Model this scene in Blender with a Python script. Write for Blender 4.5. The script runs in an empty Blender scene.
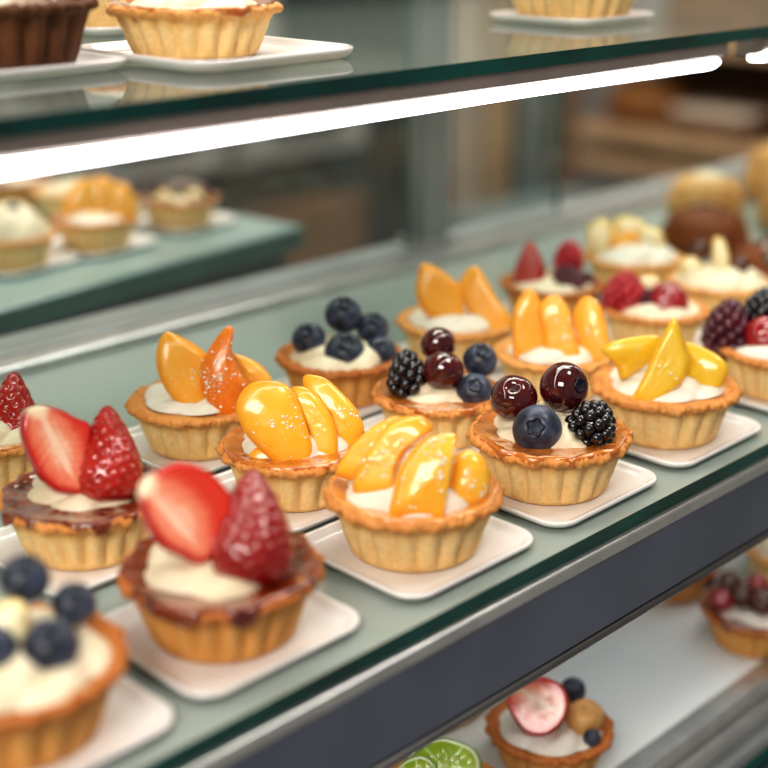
# A bakery display case: fruit tarts on small white plates on a glass shelf.
import bpy, math, random
from mathutils import Vector, Matrix, noise
from mathutils.kdtree import KDTree

SC = bpy.context.scene
COL = SC.collection
PI = math.pi


# ------------------------------------------------------------------ colour and materials
def lin(c):
    c = c / 255.0
    return c / 12.92 if c <= 0.04045 else ((c + 0.055) / 1.055) ** 2.4


def rgb(r, g, b):
    return (lin(r), lin(g), lin(b), 1.0)


def new_mat(name):
    m = bpy.data.materials.new(name)
    m.use_nodes = True
    nt = m.node_tree
    bs = nt.nodes.get('Principled BSDF')
    return m, nt, bs


def setp(bs, **kw):
    names = {'rough': 'Roughness', 'metal': 'Metallic', 'spec': 'Specular IOR Level', 'coat': 'Coat Weight',
             'coat_rough': 'Coat Roughness', 'sss': 'Subsurface Weight', 'sss_scale': 'Subsurface Scale',
             'trans': 'Transmission Weight', 'ior': 'IOR', 'emit': 'Emission Strength', 'sheen': 'Sheen Weight'}
    for k, v in kw.items():
        bs.inputs[names[k]].default_value = v


def noise_mix(nt, ca, cb, scale, detail=3.0, lo=0.35, hi=0.65, vec=None):
    """colour output mixing two colours by an object-space noise"""
    N = nt.nodes
    tc = N.new('ShaderNodeTexCoord')
    no = N.new('ShaderNodeTexNoise')
    no.inputs['Scale'].default_value = scale
    no.inputs['Detail'].default_value = detail
    nt.links.new(tc.outputs['Object'], no.inputs['Vector'])
    mr = N.new('ShaderNodeMapRange')
    mr.inputs[1].default_value = lo
    mr.inputs[2].default_value = hi
    nt.links.new(no.outputs['Fac'], mr.inputs[0])
    mx = N.new('ShaderNodeMix')
    mx.data_type = 'RGBA'
    mx.inputs[6].default_value = ca
    mx.inputs[7].default_value = cb
    nt.links.new(mr.outputs[0], mx.inputs[0])
    return mx.outputs[2]


def add_bump(nt, bs, scale, strength, dist, detail=4.0):
    N = nt.nodes
    tc = N.new('ShaderNodeTexCoord')
    no = N.new('ShaderNodeTexNoise')
    no.inputs['Scale'].default_value = scale
    no.inputs['Detail'].default_value = detail
    nt.links.new(tc.outputs['Object'], no.inputs['Vector'])
    bp = N.new('ShaderNodeBump')
    bp.inputs['Strength'].default_value = strength
    bp.inputs['Distance'].default_value = dist
    nt.links.new(no.outputs['Fac'], bp.inputs['Height'])
    nt.links.new(bp.outputs['Normal'], bs.inputs['Normal'])


def simple(name, ca, cb=None, scale=60, bump=None, sss_rgb=None, **kw):
    m, nt, bs = new_mat(name)
    if cb is None:
        bs.inputs['Base Color'].default_value = ca
    else:
        nt.links.new(noise_mix(nt, ca, cb, scale), bs.inputs['Base Color'])
    if sss_rgb:
        bs.inputs['Subsurface Radius'].default_value = sss_rgb
    if bump:
        add_bump(nt, bs, *bump)
    setp(bs, **kw)
    return m


def pastry_mat(name, stops):
    """golden shortcrust: colour follows the height on the shell, broken up by noise"""
    m, nt, bs = new_mat(name)
    N, L = nt.nodes, nt.links
    tc = N.new('ShaderNodeTexCoord')
    sx = N.new('ShaderNodeSeparateXYZ')
    L.new(tc.outputs['Object'], sx.inputs[0])
    no = N.new('ShaderNodeTexNoise')
    no.inputs['Scale'].default_value = 130
    no.inputs['Detail'].default_value = 5
    L.new(tc.outputs['Object'], no.inputs['Vector'])
    ma = N.new('ShaderNodeMath'); ma.operation = 'MULTIPLY_ADD'
    ma.inputs[1].default_value = 0.008
    L.new(no.outputs['Fac'], ma.inputs[0])
    L.new(sx.outputs['Z'], ma.inputs[2])
    mr = N.new('ShaderNodeMapRange')
    mr.inputs[1].default_value = 0.003
    mr.inputs[2].default_value = 0.032
    L.new(ma.outputs[0], mr.inputs[0])
    cr = N.new('ShaderNodeValToRGB')
    el = cr.color_ramp.elements
    while len(el) > 1:
        el.remove(el[-1])
    el[0].position, el[0].color = stops[0]
    for p, c in stops[1:]:
        e = el.new(p); e.color = c
    L.new(mr.outputs[0], cr.inputs[0])
    n2 = N.new('ShaderNodeTexNoise')
    n2.inputs['Scale'].default_value = 420
    n2.inputs['Detail'].default_value = 6
    L.new(tc.outputs['Object'], n2.inputs['Vector'])
    mr2 = N.new('ShaderNodeMapRange')
    mr2.inputs[1].default_value = 0.3; mr2.inputs[2].default_value = 0.7
    mr2.inputs[3].default_value = 0.90; mr2.inputs[4].default_value = 1.06
    L.new(n2.outputs['Fac'], mr2.inputs[0])
    mx = N.new('ShaderNodeVectorMath'); mx.operation = 'SCALE'
    L.new(cr.outputs[0], mx.inputs[0]); L.new(mr2.outputs[0], mx.inputs['Scale'])
    L.new(mx.outputs[0], bs.inputs['Base Color'])
    add_bump(nt, bs, 500, 0.35, 0.0006, 6)
    setp(bs, rough=0.62, spec=0.35, sss=0.12, sss_scale=0.003)
    bs.inputs['Subsurface Radius'].default_value = (1.0, 0.6, 0.3)
    return m


def attr_mat(name, **kw):
    """colour taken from the mesh's own colour attribute"""
    m, nt, bs = new_mat(name)
    a = nt.nodes.new('ShaderNodeAttribute')
    a.attribute_name = 'Col'
    nt.links.new(a.outputs['Color'], bs.inputs['Base Color'])
    if 'sss' in kw:
        bs.inputs['Subsurface Radius'].default_value = (1.0, 0.5, 0.25)
    bump = kw.pop('bump', None)
    if bump:
        add_bump(nt, bs, *bump)
    setp(bs, **kw)
    return m


def glass_mat(name, tint, body, body_w, rough=0.02):
    """shelf glass: see-through with a green cast, a little body colour and a mirror-like surface"""
    m, nt, bs = new_mat(name)
    N, L = nt.nodes, nt.links
    out = [n for n in N if n.type == 'OUTPUT_MATERIAL'][0]
    tr = N.new('ShaderNodeBsdfTransparent'); tr.inputs[0].default_value = tint
    df = N.new('ShaderNodeBsdfDiffuse'); df.inputs[0].default_value = body
    gl = N.new('ShaderNodeBsdfGlossy'); gl.inputs['Roughness'].default_value = rough
    m1 = N.new('ShaderNodeMixShader'); m1.inputs[0].default_value = body_w
    L.new(tr.outputs[0], m1.inputs[1]); L.new(df.outputs[0], m1.inputs[2])
    fr = N.new('ShaderNodeFresnel'); fr.inputs['IOR'].default_value = 1.5
    m2 = N.new('ShaderNodeMixShader')
    ge = N.new('ShaderNodeNewGeometry')
    fx = N.new('ShaderNodeMath'); fx.operation = 'SUBTRACT'; fx.use_clamp = True
    L.new(fr.outputs[0], fx.inputs[0]); L.new(ge.outputs['Backfacing'], fx.inputs[1])
    L.new(fx.outputs[0], m2.inputs[0]); L.new(m1.outputs[0], m2.inputs[1]); L.new(gl.outputs[0], m2.inputs[2])
    L.new(m2.outputs[0], out.inputs[0])
    return m


def emit_mat(name, c, s):
    m, nt, bs = new_mat(name)
    bs.inputs['Base Color'].default_value = (0.9, 0.9, 0.9, 1)
    bs.inputs['Emission Color'].default_value = c
    setp(bs, emit=s, rough=0.4)
    return m


M = {}
M['pastry'] = pastry_mat('golden pastry', [
    (0.0, rgb(200, 140, 74)), (0.12, rgb(234, 194, 130)), (0.55, rgb(242, 210, 152)), (0.70, rgb(238, 196, 130)),
    (0.82, rgb(222, 158, 88)), (1.0, rgb(206, 132, 66))])
M['pastry_brown'] = pastry_mat('well baked pastry', [
    (0.0, rgb(170, 104, 48)), (0.12, rgb(214, 154, 84)), (0.55, rgb(224, 168, 96)), (0.70, rgb(212, 148, 78)),
    (0.82, rgb(198, 126, 62)), (1.0, rgb(178, 102, 46))])
M['pastry_pale'] = pastry_mat('pale pastry', [
    (0.0, rgb(214, 160, 92)), (0.12, rgb(240, 204, 140)), (0.55, rgb(246, 216, 156)), (0.70, rgb(240, 198, 130)),
    (0.82, rgb(232, 176, 106)), (1.0, rgb(222, 154, 86))])
M['pastry_dark'] = pastry_mat('dark chocolate pastry', [
    (0.0, rgb(78, 44, 24)), (0.5, rgb(116, 72, 42)), (1.0, rgb(92, 52, 28))])
M['cream'] = simple('whipped cream', rgb(234, 221, 194), rgb(226, 210, 178), 90, rough=0.42, spec=0.4, sss=0.25,
                    sss_scale=0.004, sss_rgb=(1.0, 0.85, 0.65), bump=(160, 0.15, 0.0006, 3.0))
M['cream_white'] = simple('white cream', rgb(234, 228, 216), rgb(228, 220, 204), 90, rough=0.42, spec=0.4, sss=0.25,
                          sss_scale=0.004, sss_rgb=(1.0, 0.9, 0.8))
M['glaze_dark'] = simple('dark caramel glaze', rgb(92, 30, 10), rgb(140, 60, 20), 110, rough=0.06, spec=0.6, coat=1.0,
                         coat_rough=0.03, sss=0.2, sss_scale=0.003, sss_rgb=(1.0, 0.35, 0.1), bump=(120, 0.55, 0.0018, 2.0))
M['glaze_amber'] = simple('amber glaze', rgb(176, 92, 30), rgb(205, 128, 52), 110, rough=0.06, spec=0.6, coat=1.0,
                          coat_rough=0.03, sss=0.2, sss_scale=0.003, sss_rgb=(1.0, 0.5, 0.2), bump=(120, 0.55, 0.0018, 2.0))
M['glaze_light'] = simple('apricot glaze', rgb(206, 134, 66), rgb(220, 156, 86), 110, rough=0.1, spec=0.6, coat=0.8,
                          coat_rough=0.05, sss=0.2, sss_scale=0.003, sss_rgb=(1.0, 0.5, 0.2), bump=(120, 0.55, 0.0018, 2.0))
M['fruit'] = attr_mat('glazed fruit flesh', rough=0.34, spec=0.45, coat=0.6, coat_rough=0.04, sss=0.4, sss_scale=0.006,
                      bump=(200, 0.16, 0.0008, 2.0))
M['droplet'] = simple('painted glint droplet', rgb(255, 250, 236), rough=0.04, spec=1.0, coat=1.0, coat_rough=0.02, sss=0.3,
                      sss_scale=0.002, sss_rgb=(1.0, 0.8, 0.5))  # sugar and glaze drops, coloured near white to stand in for glints
M['berry_skin'] = attr_mat('strawberry skin', rough=0.22, spec=0.55, coat=0.7, coat_rough=0.08, sss=0.2, sss_scale=0.003)
M['seed'] = simple('strawberry seed', rgb(190, 120, 60), rgb(150, 60, 36), 300, rough=0.25, spec=0.6, coat=0.6)
M['cut_flesh'] = attr_mat('cut strawberry flesh', rough=0.22, spec=0.5, coat=0.55, coat_rough=0.08, sss=0.25,
                          sss_scale=0.003, bump=(500, 0.15, 0.0005, 3.0))


def blueberry_mat():
    m, nt, bs = new_mat('blueberry bloom')
    N, L = nt.nodes, nt.links
    c = noise_mix(nt, rgb(26, 30, 46), rgb(84, 94, 118), 110, 5, 0.40, 0.72)
    L.new(c, bs.inputs['Base Color'])
    setp(bs, rough=0.42, spec=0.45, coat=0.12, coat_rough=0.2, sheen=0.1)
    return m


M['blueberry'] = blueberry_mat()
M['blueberry_dark'] = simple('blueberry crown', rgb(14, 15, 24), rgb(36, 39, 54), 200, rough=0.5)
M['blackberry'] = simple('blackberry drupelet', rgb(12, 8, 14), rgb(24, 12, 22), 120, rough=0.12, spec=0.6, coat=0.7, coat_rough=0.06)
M['raspberry'] = simple('raspberry drupelet', rgb(168, 22, 40), rgb(196, 44, 56), 120, rough=0.28, spec=0.5, coat=0.3, sss=0.2, sss_scale=0.003, sss_rgb=(1, .3, .3))
M['raspberry_dark'] = simple('dark raspberry drupelet', rgb(66, 12, 30), rgb(96, 24, 44), 120, rough=0.3, spec=0.5, coat=0.3)
M['cherry'] = simple('dark glazed cherry', rgb(58, 8, 14), rgb(92, 18, 20), 90, rough=0.08, spec=0.6, coat=1.0, coat_rough=0.03)
M['cherry_red'] = simple('red glazed cherry', rgb(140, 14, 24), rgb(168, 30, 36), 90, rough=0.12, spec=0.6, coat=0.8, coat_rough=0.05)
M['chocolate'] = simple('chocolate', rgb(70, 36, 20), rgb(92, 50, 28), 90, rough=0.25, spec=0.5, coat=0.4)
M['caramel_cake'] = simple('brown glazed bun', rgb(138, 76, 32), rgb(112, 56, 24), 60, rough=0.6, spec=0.3)
M['choux'] = simple('baked choux', rgb(222, 176, 112), rgb(196, 140, 78), 70, rough=0.6, bump=(180, 0.5, 0.002, 4.0))
M['porcelain'] = simple('white glazed porcelain', rgb(238, 234, 232), rgb(234, 230, 228), 30, rough=0.12, spec=0.5, coat=0.4, coat_rough=0.04)
M['shelf_glass'] = glass_mat('shelf glass', (0.84, 0.93, 0.90, 1), rgb(174, 185, 178), 0.75, 0.07)
M['upper_glass'] = glass_mat('clear shelf glass', (0.90, 0.97, 0.95, 1), rgb(190, 200, 192), 0.16, 0.03)
M['pane_glass'] = glass_mat('clear pane glass', (0.96, 0.985, 0.98, 1), rgb(160, 176, 172), 0.05, 0.0)
M['glass_edge'] = simple('green glass edge', rgb(4, 66, 58), rgb(10, 104, 92), 14, rough=0.12, spec=0.6, coat=0.5)
M['glass_edge_dark'] = simple('dark green glass edge', rgb(2, 48, 42), rgb(6, 78, 70), 14, rough=0.15, spec=0.6)
M['aluminium'] = simple('brushed aluminium', rgb(206, 207, 206), rgb(190, 192, 192), 40, rough=0.32, metal=0.85)
M['dark_metal'] = simple('dark anodised metal', rgb(118, 126, 142), rgb(104, 112, 126), 14, rough=0.36, metal=0.7)
M['bead_metal'] = simple('grey metal bead', rgb(120, 118, 118), rgb(104, 104, 106), 20, rough=0.3, metal=0.8)
M['grey_metal'] = simple('grey painted metal', rgb(150, 154, 154), rgb(138, 142, 142), 20, rough=0.4, metal=0.3)
M['led'] = emit_mat('lit diffuser', (1.0, 0.975, 0.96, 1), 12.0)
M['led_low'] = emit_mat('dim lit diffuser', (1.0, 0.975, 0.96, 1), 7.5)
M['housing'] = simple('warm grey lamp housing', rgb(150, 138, 132), rgb(136, 126, 120), 20, rough=0.4, metal=0.3)
M['white_board'] = simple('white laminate', rgb(228, 232, 232), rgb(220, 225, 226), 12, rough=0.3)
M['slate_top'] = simple('pale stone top', rgb(150, 172, 168), rgb(132, 152, 150), 8, rough=0.12, spec=0.6)
M['teal_edge'] = simple('teal stone edge', rgb(66, 100, 94), rgb(52, 84, 80), 12, rough=0.3)
M['dark_panel'] = simple('charcoal panel', rgb(58, 57, 54), rgb(70, 68, 64), 6, rough=0.5)
M['wall'] = simple('taupe plaster', rgb(196, 190, 182), rgb(180, 174, 166), 1.5, rough=0.9)
M['floor'] = simple('dark timber floor', rgb(168, 166, 164), rgb(152, 151, 150), 3, rough=0.45)
M['ceiling'] = simple('pale ceiling', rgb(220, 216, 208), rough=0.9)
M['brown_wood'] = simple('brown wood', rgb(134, 104, 78), rgb(110, 84, 64), 5, rough=0.5)
M['tan_wood'] = simple('tan wood', rgb(186, 156, 122), rgb(166, 136, 106), 5, rough=0.5)
M['beige'] = simple('beige lacquer', rgb(196, 178, 160), rgb(180, 164, 148), 4, rough=0.5)
M['black_gap'] = simple('black lacquer', rgb(30, 30, 29), rgb(38, 38, 36), 5, rough=0.5)
M['blue_grey'] = simple('blue grey laminate', rgb(130, 144, 144), rgb(116, 128, 130), 4, rough=0.45)
M['steel'] = simple('machine steel', rgb(176, 172, 166), rgb(160, 156, 152), 8, rough=0.4, metal=0.3)
M['bread'] = simple('bread crust', rgb(176, 124, 72), rgb(140, 92, 50), 20, rough=0.7)


# ------------------------------------------------------------------ mesh helpers
class MB:
    """collects vertices, faces, slots and vertex colours of ONE mesh"""

    def __init__(s):
        s.v, s.f, s.m, s.c = [], [], [], []

    def grid(s, rows, slot=0, closed=True, cols=None, cap0=False, cap1=False):
        b = len(s.v)
        n = len(rows[0])
        for j, r in enumerate(rows):
            for i, p in enumerate(r):
                s.v.append(tuple(p))
                s.c.append(cols[j][i] if cols else (1, 1, 1))
        for j in range(len(rows) - 1):
            for i in range(n if closed else n - 1):
                k = (i + 1) % n
                s.f.append((b + j * n + i, b + j * n + k, b + (j + 1) * n + k, b + (j + 1) * n + i))
                s.m.append(slot)
        if cap0:
            s.f.append(tuple(b + i for i in reversed(range(n)))); s.m.append(slot)
        if cap1:
            q = b + (len(rows) - 1) * n
            s.f.append(tuple(q + i for i in range(n))); s.m.append(slot)

    def ball(s, c, rx, ry=None, rz=None, mat=None, nu=16, nv=10, slot=0, col=(1, 1, 1)):
        ry = ry or rx; rz = rz or rx
        rows = []
        for j in range(nv + 1):
            t = PI * (j / nv) if 0 < j < nv else (0.001 if j == 0 else PI - 0.001)
            row = []
            for i in range(nu):
                a = 2 * PI * i / nu
                p = Vector((rx * math.sin(t) * math.cos(a), ry * math.sin(t) * math.sin(a), -rz * math.cos(t)))
                if mat: p = mat @ p
                row.append(p + Vector(c))
            rows.append(row)
        s.grid(rows, slot, cols=[[col] * nu] * (nv + 1))

    def box(s, a, b, slot=0):
        (x0, y0, z0), (x1, y1, z1) = a, b
        q = len(s.v)
        for x, y, z in ((x0, y0, z0), (x1, y0, z0), (x1, y1, z0), (x0, y1, z0), (x0, y0, z1), (x1, y0, z1), (x1, y1, z1), (x0, y1, z1)):
            s.v.append((x, y, z)); s.c.append((1, 1, 1))
        for f in ((3, 2, 1, 0), (4, 5, 6, 7), (0, 1, 5, 4), (1, 2, 6, 5), (2, 3, 7, 6), (3, 0, 4, 7)):
            s.f.append(tuple(q + i for i in f)); s.m.append(slot)

    def prism_x(s, poly, x0, x1, slot=0):
        """a (y, z) outline drawn out along x"""
        q, n = len(s.v), len(poly)
        for x in (x0, x1):
            for y, z in poly:
                s.v.append((x, y, z)); s.c.append((1, 1, 1))
        for i in range(n):
            k = (i + 1) % n
            s.f.append((q + i, q + n + i, q + n + k, q + k)); s.m.append(slot)
        s.f.append(tuple(q + i for i in range(n))); s.m.append(slot)
        s.f.append(tuple(q + n + i for i in reversed(range(n)))); s.m.append(slot)

    def mesh(s, name, mats, colour=False, sharp=None):
        me = bpy.data.meshes.new(name)
        me.from_pydata(s.v, [], s.f)
        for m in mats:
            me.materials.append(m)
        me.polygons.foreach_set('material_index', s.m)
        me.polygons.foreach_set('use_smooth', [True] * len(s.f))
        if colour:
            at = me.color_attributes.new('Col', 'FLOAT_COLOR', 'POINT')
            flat = []
            for c in s.c:
                flat += [c[0], c[1], c[2], 1.0]
            at.data.foreach_set('color', flat)
        me.update()
        if sharp is not None:
            me.set_sharp_from_angle(angle=math.radians(sharp))
        return me


def link(name, me, parent=None, loc=(0, 0, 0), rot=None):
    o = bpy.data.objects.new(name, me)
    COL.objects.link(o)
    if parent: o.parent = parent
    o.location = loc
    if rot: o.rotation_euler = rot
    return o


def tag(o, label=None, cat=None, group=None, kind=None):
    if label: o['label'] = label
    if cat: o['category'] = cat
    if group: o['group'] = group
    if kind: o['kind'] = kind
    return o


def thing(name, label, cat, loc=(0, 0, 0), rz=0.0, group=None):
    o = bpy.data.objects.new(name, None)
    o.empty_display_size = 0.01
    COL.objects.link(o)
    o.location = loc
    o.rotation_euler = (0, 0, rz)
    return tag(o, label, cat, group)


def bevel(o, w, seg=2):
    b = o.modifiers.new('bevel', 'BEVEL')
    b.width = w; b.segments = seg; b.limit_method = 'ANGLE'; b.angle_limit = math.radians(40)
    return o


def mixc(a, b, t):
    t = max(0.0, min(1.0, t))
    return tuple(a[i] + (b[i] - a[i]) * t for i in range(3))


def sstep(a, b, x):
    t = max(0.0, min(1.0, (x - a) / (b - a)))
    return t * t * (3 - 2 * t)


def nz(x, y, z=0.0):
    return noise.noise(Vector((x, y, z)))


# ------------------------------------------------------------------ tart pieces (in metres, tart's own frame:
#   x to the guest's right, y into the case, z up)
SHELL_PROFILE = [(0, 0.2), (20, 0), (25.4, 0), (26.5, 0.6), (27.2, 2), (28.3, 6), (29.6, 10.5), (30.9, 14.5), (32.1, 18),
                 (33.1, 21.2), (34.6, 22.4), (36.2, 22.9), (37.3, 23.7), (37.7, 24.7), (37.3, 25.7), (36.0, 26.5), (34.6, 26.9),
                 (33.2, 26.5), (32.0, 25.3), (31.0, 24.7), (29.6, 24.5), (20, 24.4), (0, 24.3)]


def shell_mesh(seed, flutes=22, rough=1.0):
    mb = MB(); n = 300; rows = []
    for j, (r, z) in enumerate(SHELL_PROFILE):
        row = []
        wall = sstep(0.5, 6, z) if 2 < j < 10 else 0.0
        rim = 1.0 if 10 <= j <= 18 else (0.4 if j in (9, 19) else 0.0)
        for i in range(n):
            a = 2 * PI * i / n
            ca, sa = math.cos(a), math.sin(a)
            fl = abs(math.cos(a * flutes / 2 + seed))
            dr = wall * (0.8 - 3.7 * (1 - fl ** 0.95)) + wall * 0.3 * nz(ca * 6, sa * 6, seed * 3 + z * .2)
            dz = 0
            if rim:
                dr += rim * (1.1 * nz(ca * 7 + seed * 5, sa * 7, 1.5) + 1.5 * rough * nz(ca * 21, sa * 21, seed * 7 + z * 0.35) + 0.6 * nz(ca * 45, sa * 45, seed + z)
                             - 1.1 * (1 - fl ** 0.7) * (1 if j < 15 else 0.3))
                dz += rim * (0.7 * nz(ca * 5, sa * 5, seed * 3 + 8) + 1.2 * rough * nz(ca * 24, sa * 24, seed * 2 + r * 0.25) + 0.5 * nz(ca * 50, sa * 50, seed + r))
                if j in (10, 11, 12): dz -= 0.9 * rim * (fl - 0.5)
            rr = max(0.0001, r + dr)
            row.append((rr * ca / 1000, rr * sa / 1000, (z + dz) / 1000))
        rows.append(row)
    mb.grid(rows)
    return mb


SHELLS = {}


def get_shell(kind, seed):
    k = (kind, seed)
    if k not in SHELLS:
        SHELLS[k] = shell_mesh(seed, 18 if seed % 2 else 20).mesh('pastry_shell', [M[kind]])
    return SHELLS[k]


GLAZES = {}


def get_glaze(mat, seed, drip):
    k = (mat, seed, drip)
    if k in GLAZES: return GLAZES[k]
    mb = MB(); n = 150; rows = []
    ts = [0.001, 0.3, 0.6, 0.78, 0.86, 0.91, 0.95, 0.98, 1.0, 1.005, 0.99]
    for j, t in enumerate(ts):
        row = []
        for i in range(n):
            a = 2 * PI * i / n
            ca, sa = math.cos(a), math.sin(a)
            R = 35.2 + (1.0 * nz(ca * 4, sa * 4, seed) + 0.7 * nz(ca * 11, sa * 11, seed + 3)) * sstep(0.6, 0.95, t)
            d = drip * max(0.0, nz(ca * 3.2 + 4, sa * 3.2, seed + 9) + 0.12)
            R += 3.2 * min(1.0, d * 2.2)
            r = t * R
            z = 26.0 if t < 0.8 else 26.0 + 1.7 * math.sin(PI * min(1.0, (t - 0.8) / 0.2) * 0.62)
            z += 0.5 * t * nz(ca * 5, sa * 5, seed * 3 + 8) + 0.2 * nz(ca * 5 * t, sa * 5 * t, seed)
            if j >= 8:
                z -= (0.7, 1.6, 2.6)[j - 8] * (1 + 2.2 * d)
            row.append((r * ca / 1000, r * sa / 1000, z / 1000))
        rows.append(row)
    mb.grid(rows)
    GLAZES[k] = mb.mesh('glaze', [M[mat]])
    return GLAZES[k]


CREAMS = {}


def get_cream(mat, seed, R, H, arms):
    k = (mat, seed, R, H, arms)
    if k in CREAMS: return CREAMS[k]
    mb = MB(); n = 144; rows = []
    for j in range(25):
        t = max(0.002, 1 - j / 24.0)
        row = []
        for i in range(n):
            a = 2 * PI * i / n
            rid = abs(math.sin(0.5 * arms * (a + 1.5 * t + seed))) ** 0.7
            wob = nz(math.cos(a) * 1.6 * t, math.sin(a) * 1.6 * t, seed * 2.3)
            r = R * t * (1 + 0.10 * rid * sstep(0, 0.5, t) + 0.12 * wob)
            z = 25.2 + H * (1 - t ** 2.2) ** 0.75 + 2.2 * (rid - 0.5) * sstep(0, 0.25, t) * (1 - t ** 6) + 1.6 * wob
            row.append((r * math.cos(a) / 1000, r * math.sin(a) / 1000, z / 1000))
        rows.append(row)
    mb.grid(rows)
    CREAMS[k] = mb.mesh('cream', [M[mat]])
    return CREAMS[k]


def frame_of(el):
    """x, y, z of a leaning plane: right, up the plane, and away from the guest"""
    se, ce = math.sin(el), math.cos(el)
    return Vector((1, 0, 0)), Vector((0, se, ce)), Vector((0, ce, -se))


def smooth_outline(pts, n=84, corner=0.5):
    P = [Vector((p[0], p[1])) for p in pts]
    area = sum(P[i].x * P[(i + 1) % len(P)].y - P[(i + 1) % len(P)].x * P[i].y for i in range(len(P)))
    if area < 0: P.reverse()
    k = len(P); dense = []
    for i in range(k):
        p0, p1, p2, p3 = P[i - 1], P[i], P[(i + 1) % k], P[(i + 2) % k]
        m1, m2 = (p2 - p0) * corner, (p3 - p1) * corner
        d = (p2 - p1).length
        if m1.length > d: m1 = m1.normalized() * d
        if m2.length > d: m2 = m2.normalized() * d
        for q in range(14):
            t = q / 14; t2, t3 = t * t, t * t * t
            dense.append(p1 * (2 * t3 - 3 * t2 + 1) + m1 * (t3 - 2 * t2 + t) + p2 * (-2 * t3 + 3 * t2) + m2 * (t3 - t2))
    L = [0.0]
    for i in range(len(dense)):
        L.append(L[-1] + (dense[(i + 1) % len(dense)] - dense[i]).length)
    out, j = [], 0
    for i in range(n):
        s = L[-1] * i / n
        while L[j + 1] < s: j += 1
        f = (s - L[j]) / max(1e-9, L[j + 1] - L[j])
        out.append(dense[j] * (1 - f) + dense[(j + 1) % len(dense)] * f)
    return out


def uvw(el, w, yaw=0.0, tip=0.0, piv=(0, 0)):
    X, Y, Z = frame_of(el)

    def f(u, v, d):
        du, dv = u - piv[0], v - piv[1]
        x = du * math.cos(yaw) + d * math.sin(yaw)
        dd = -du * math.sin(yaw) + d * math.cos(yaw)
        y = dv * math.cos(tip) + dd * math.sin(tip)
        dd = -dv * math.sin(tip) + dd * math.cos(tip)
        return (X * (x + piv[0]) + Y * (y + piv[1]) + Z * (dd + w)) / 1000 + Vector((0, 0, 0.024))
    return f


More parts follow.
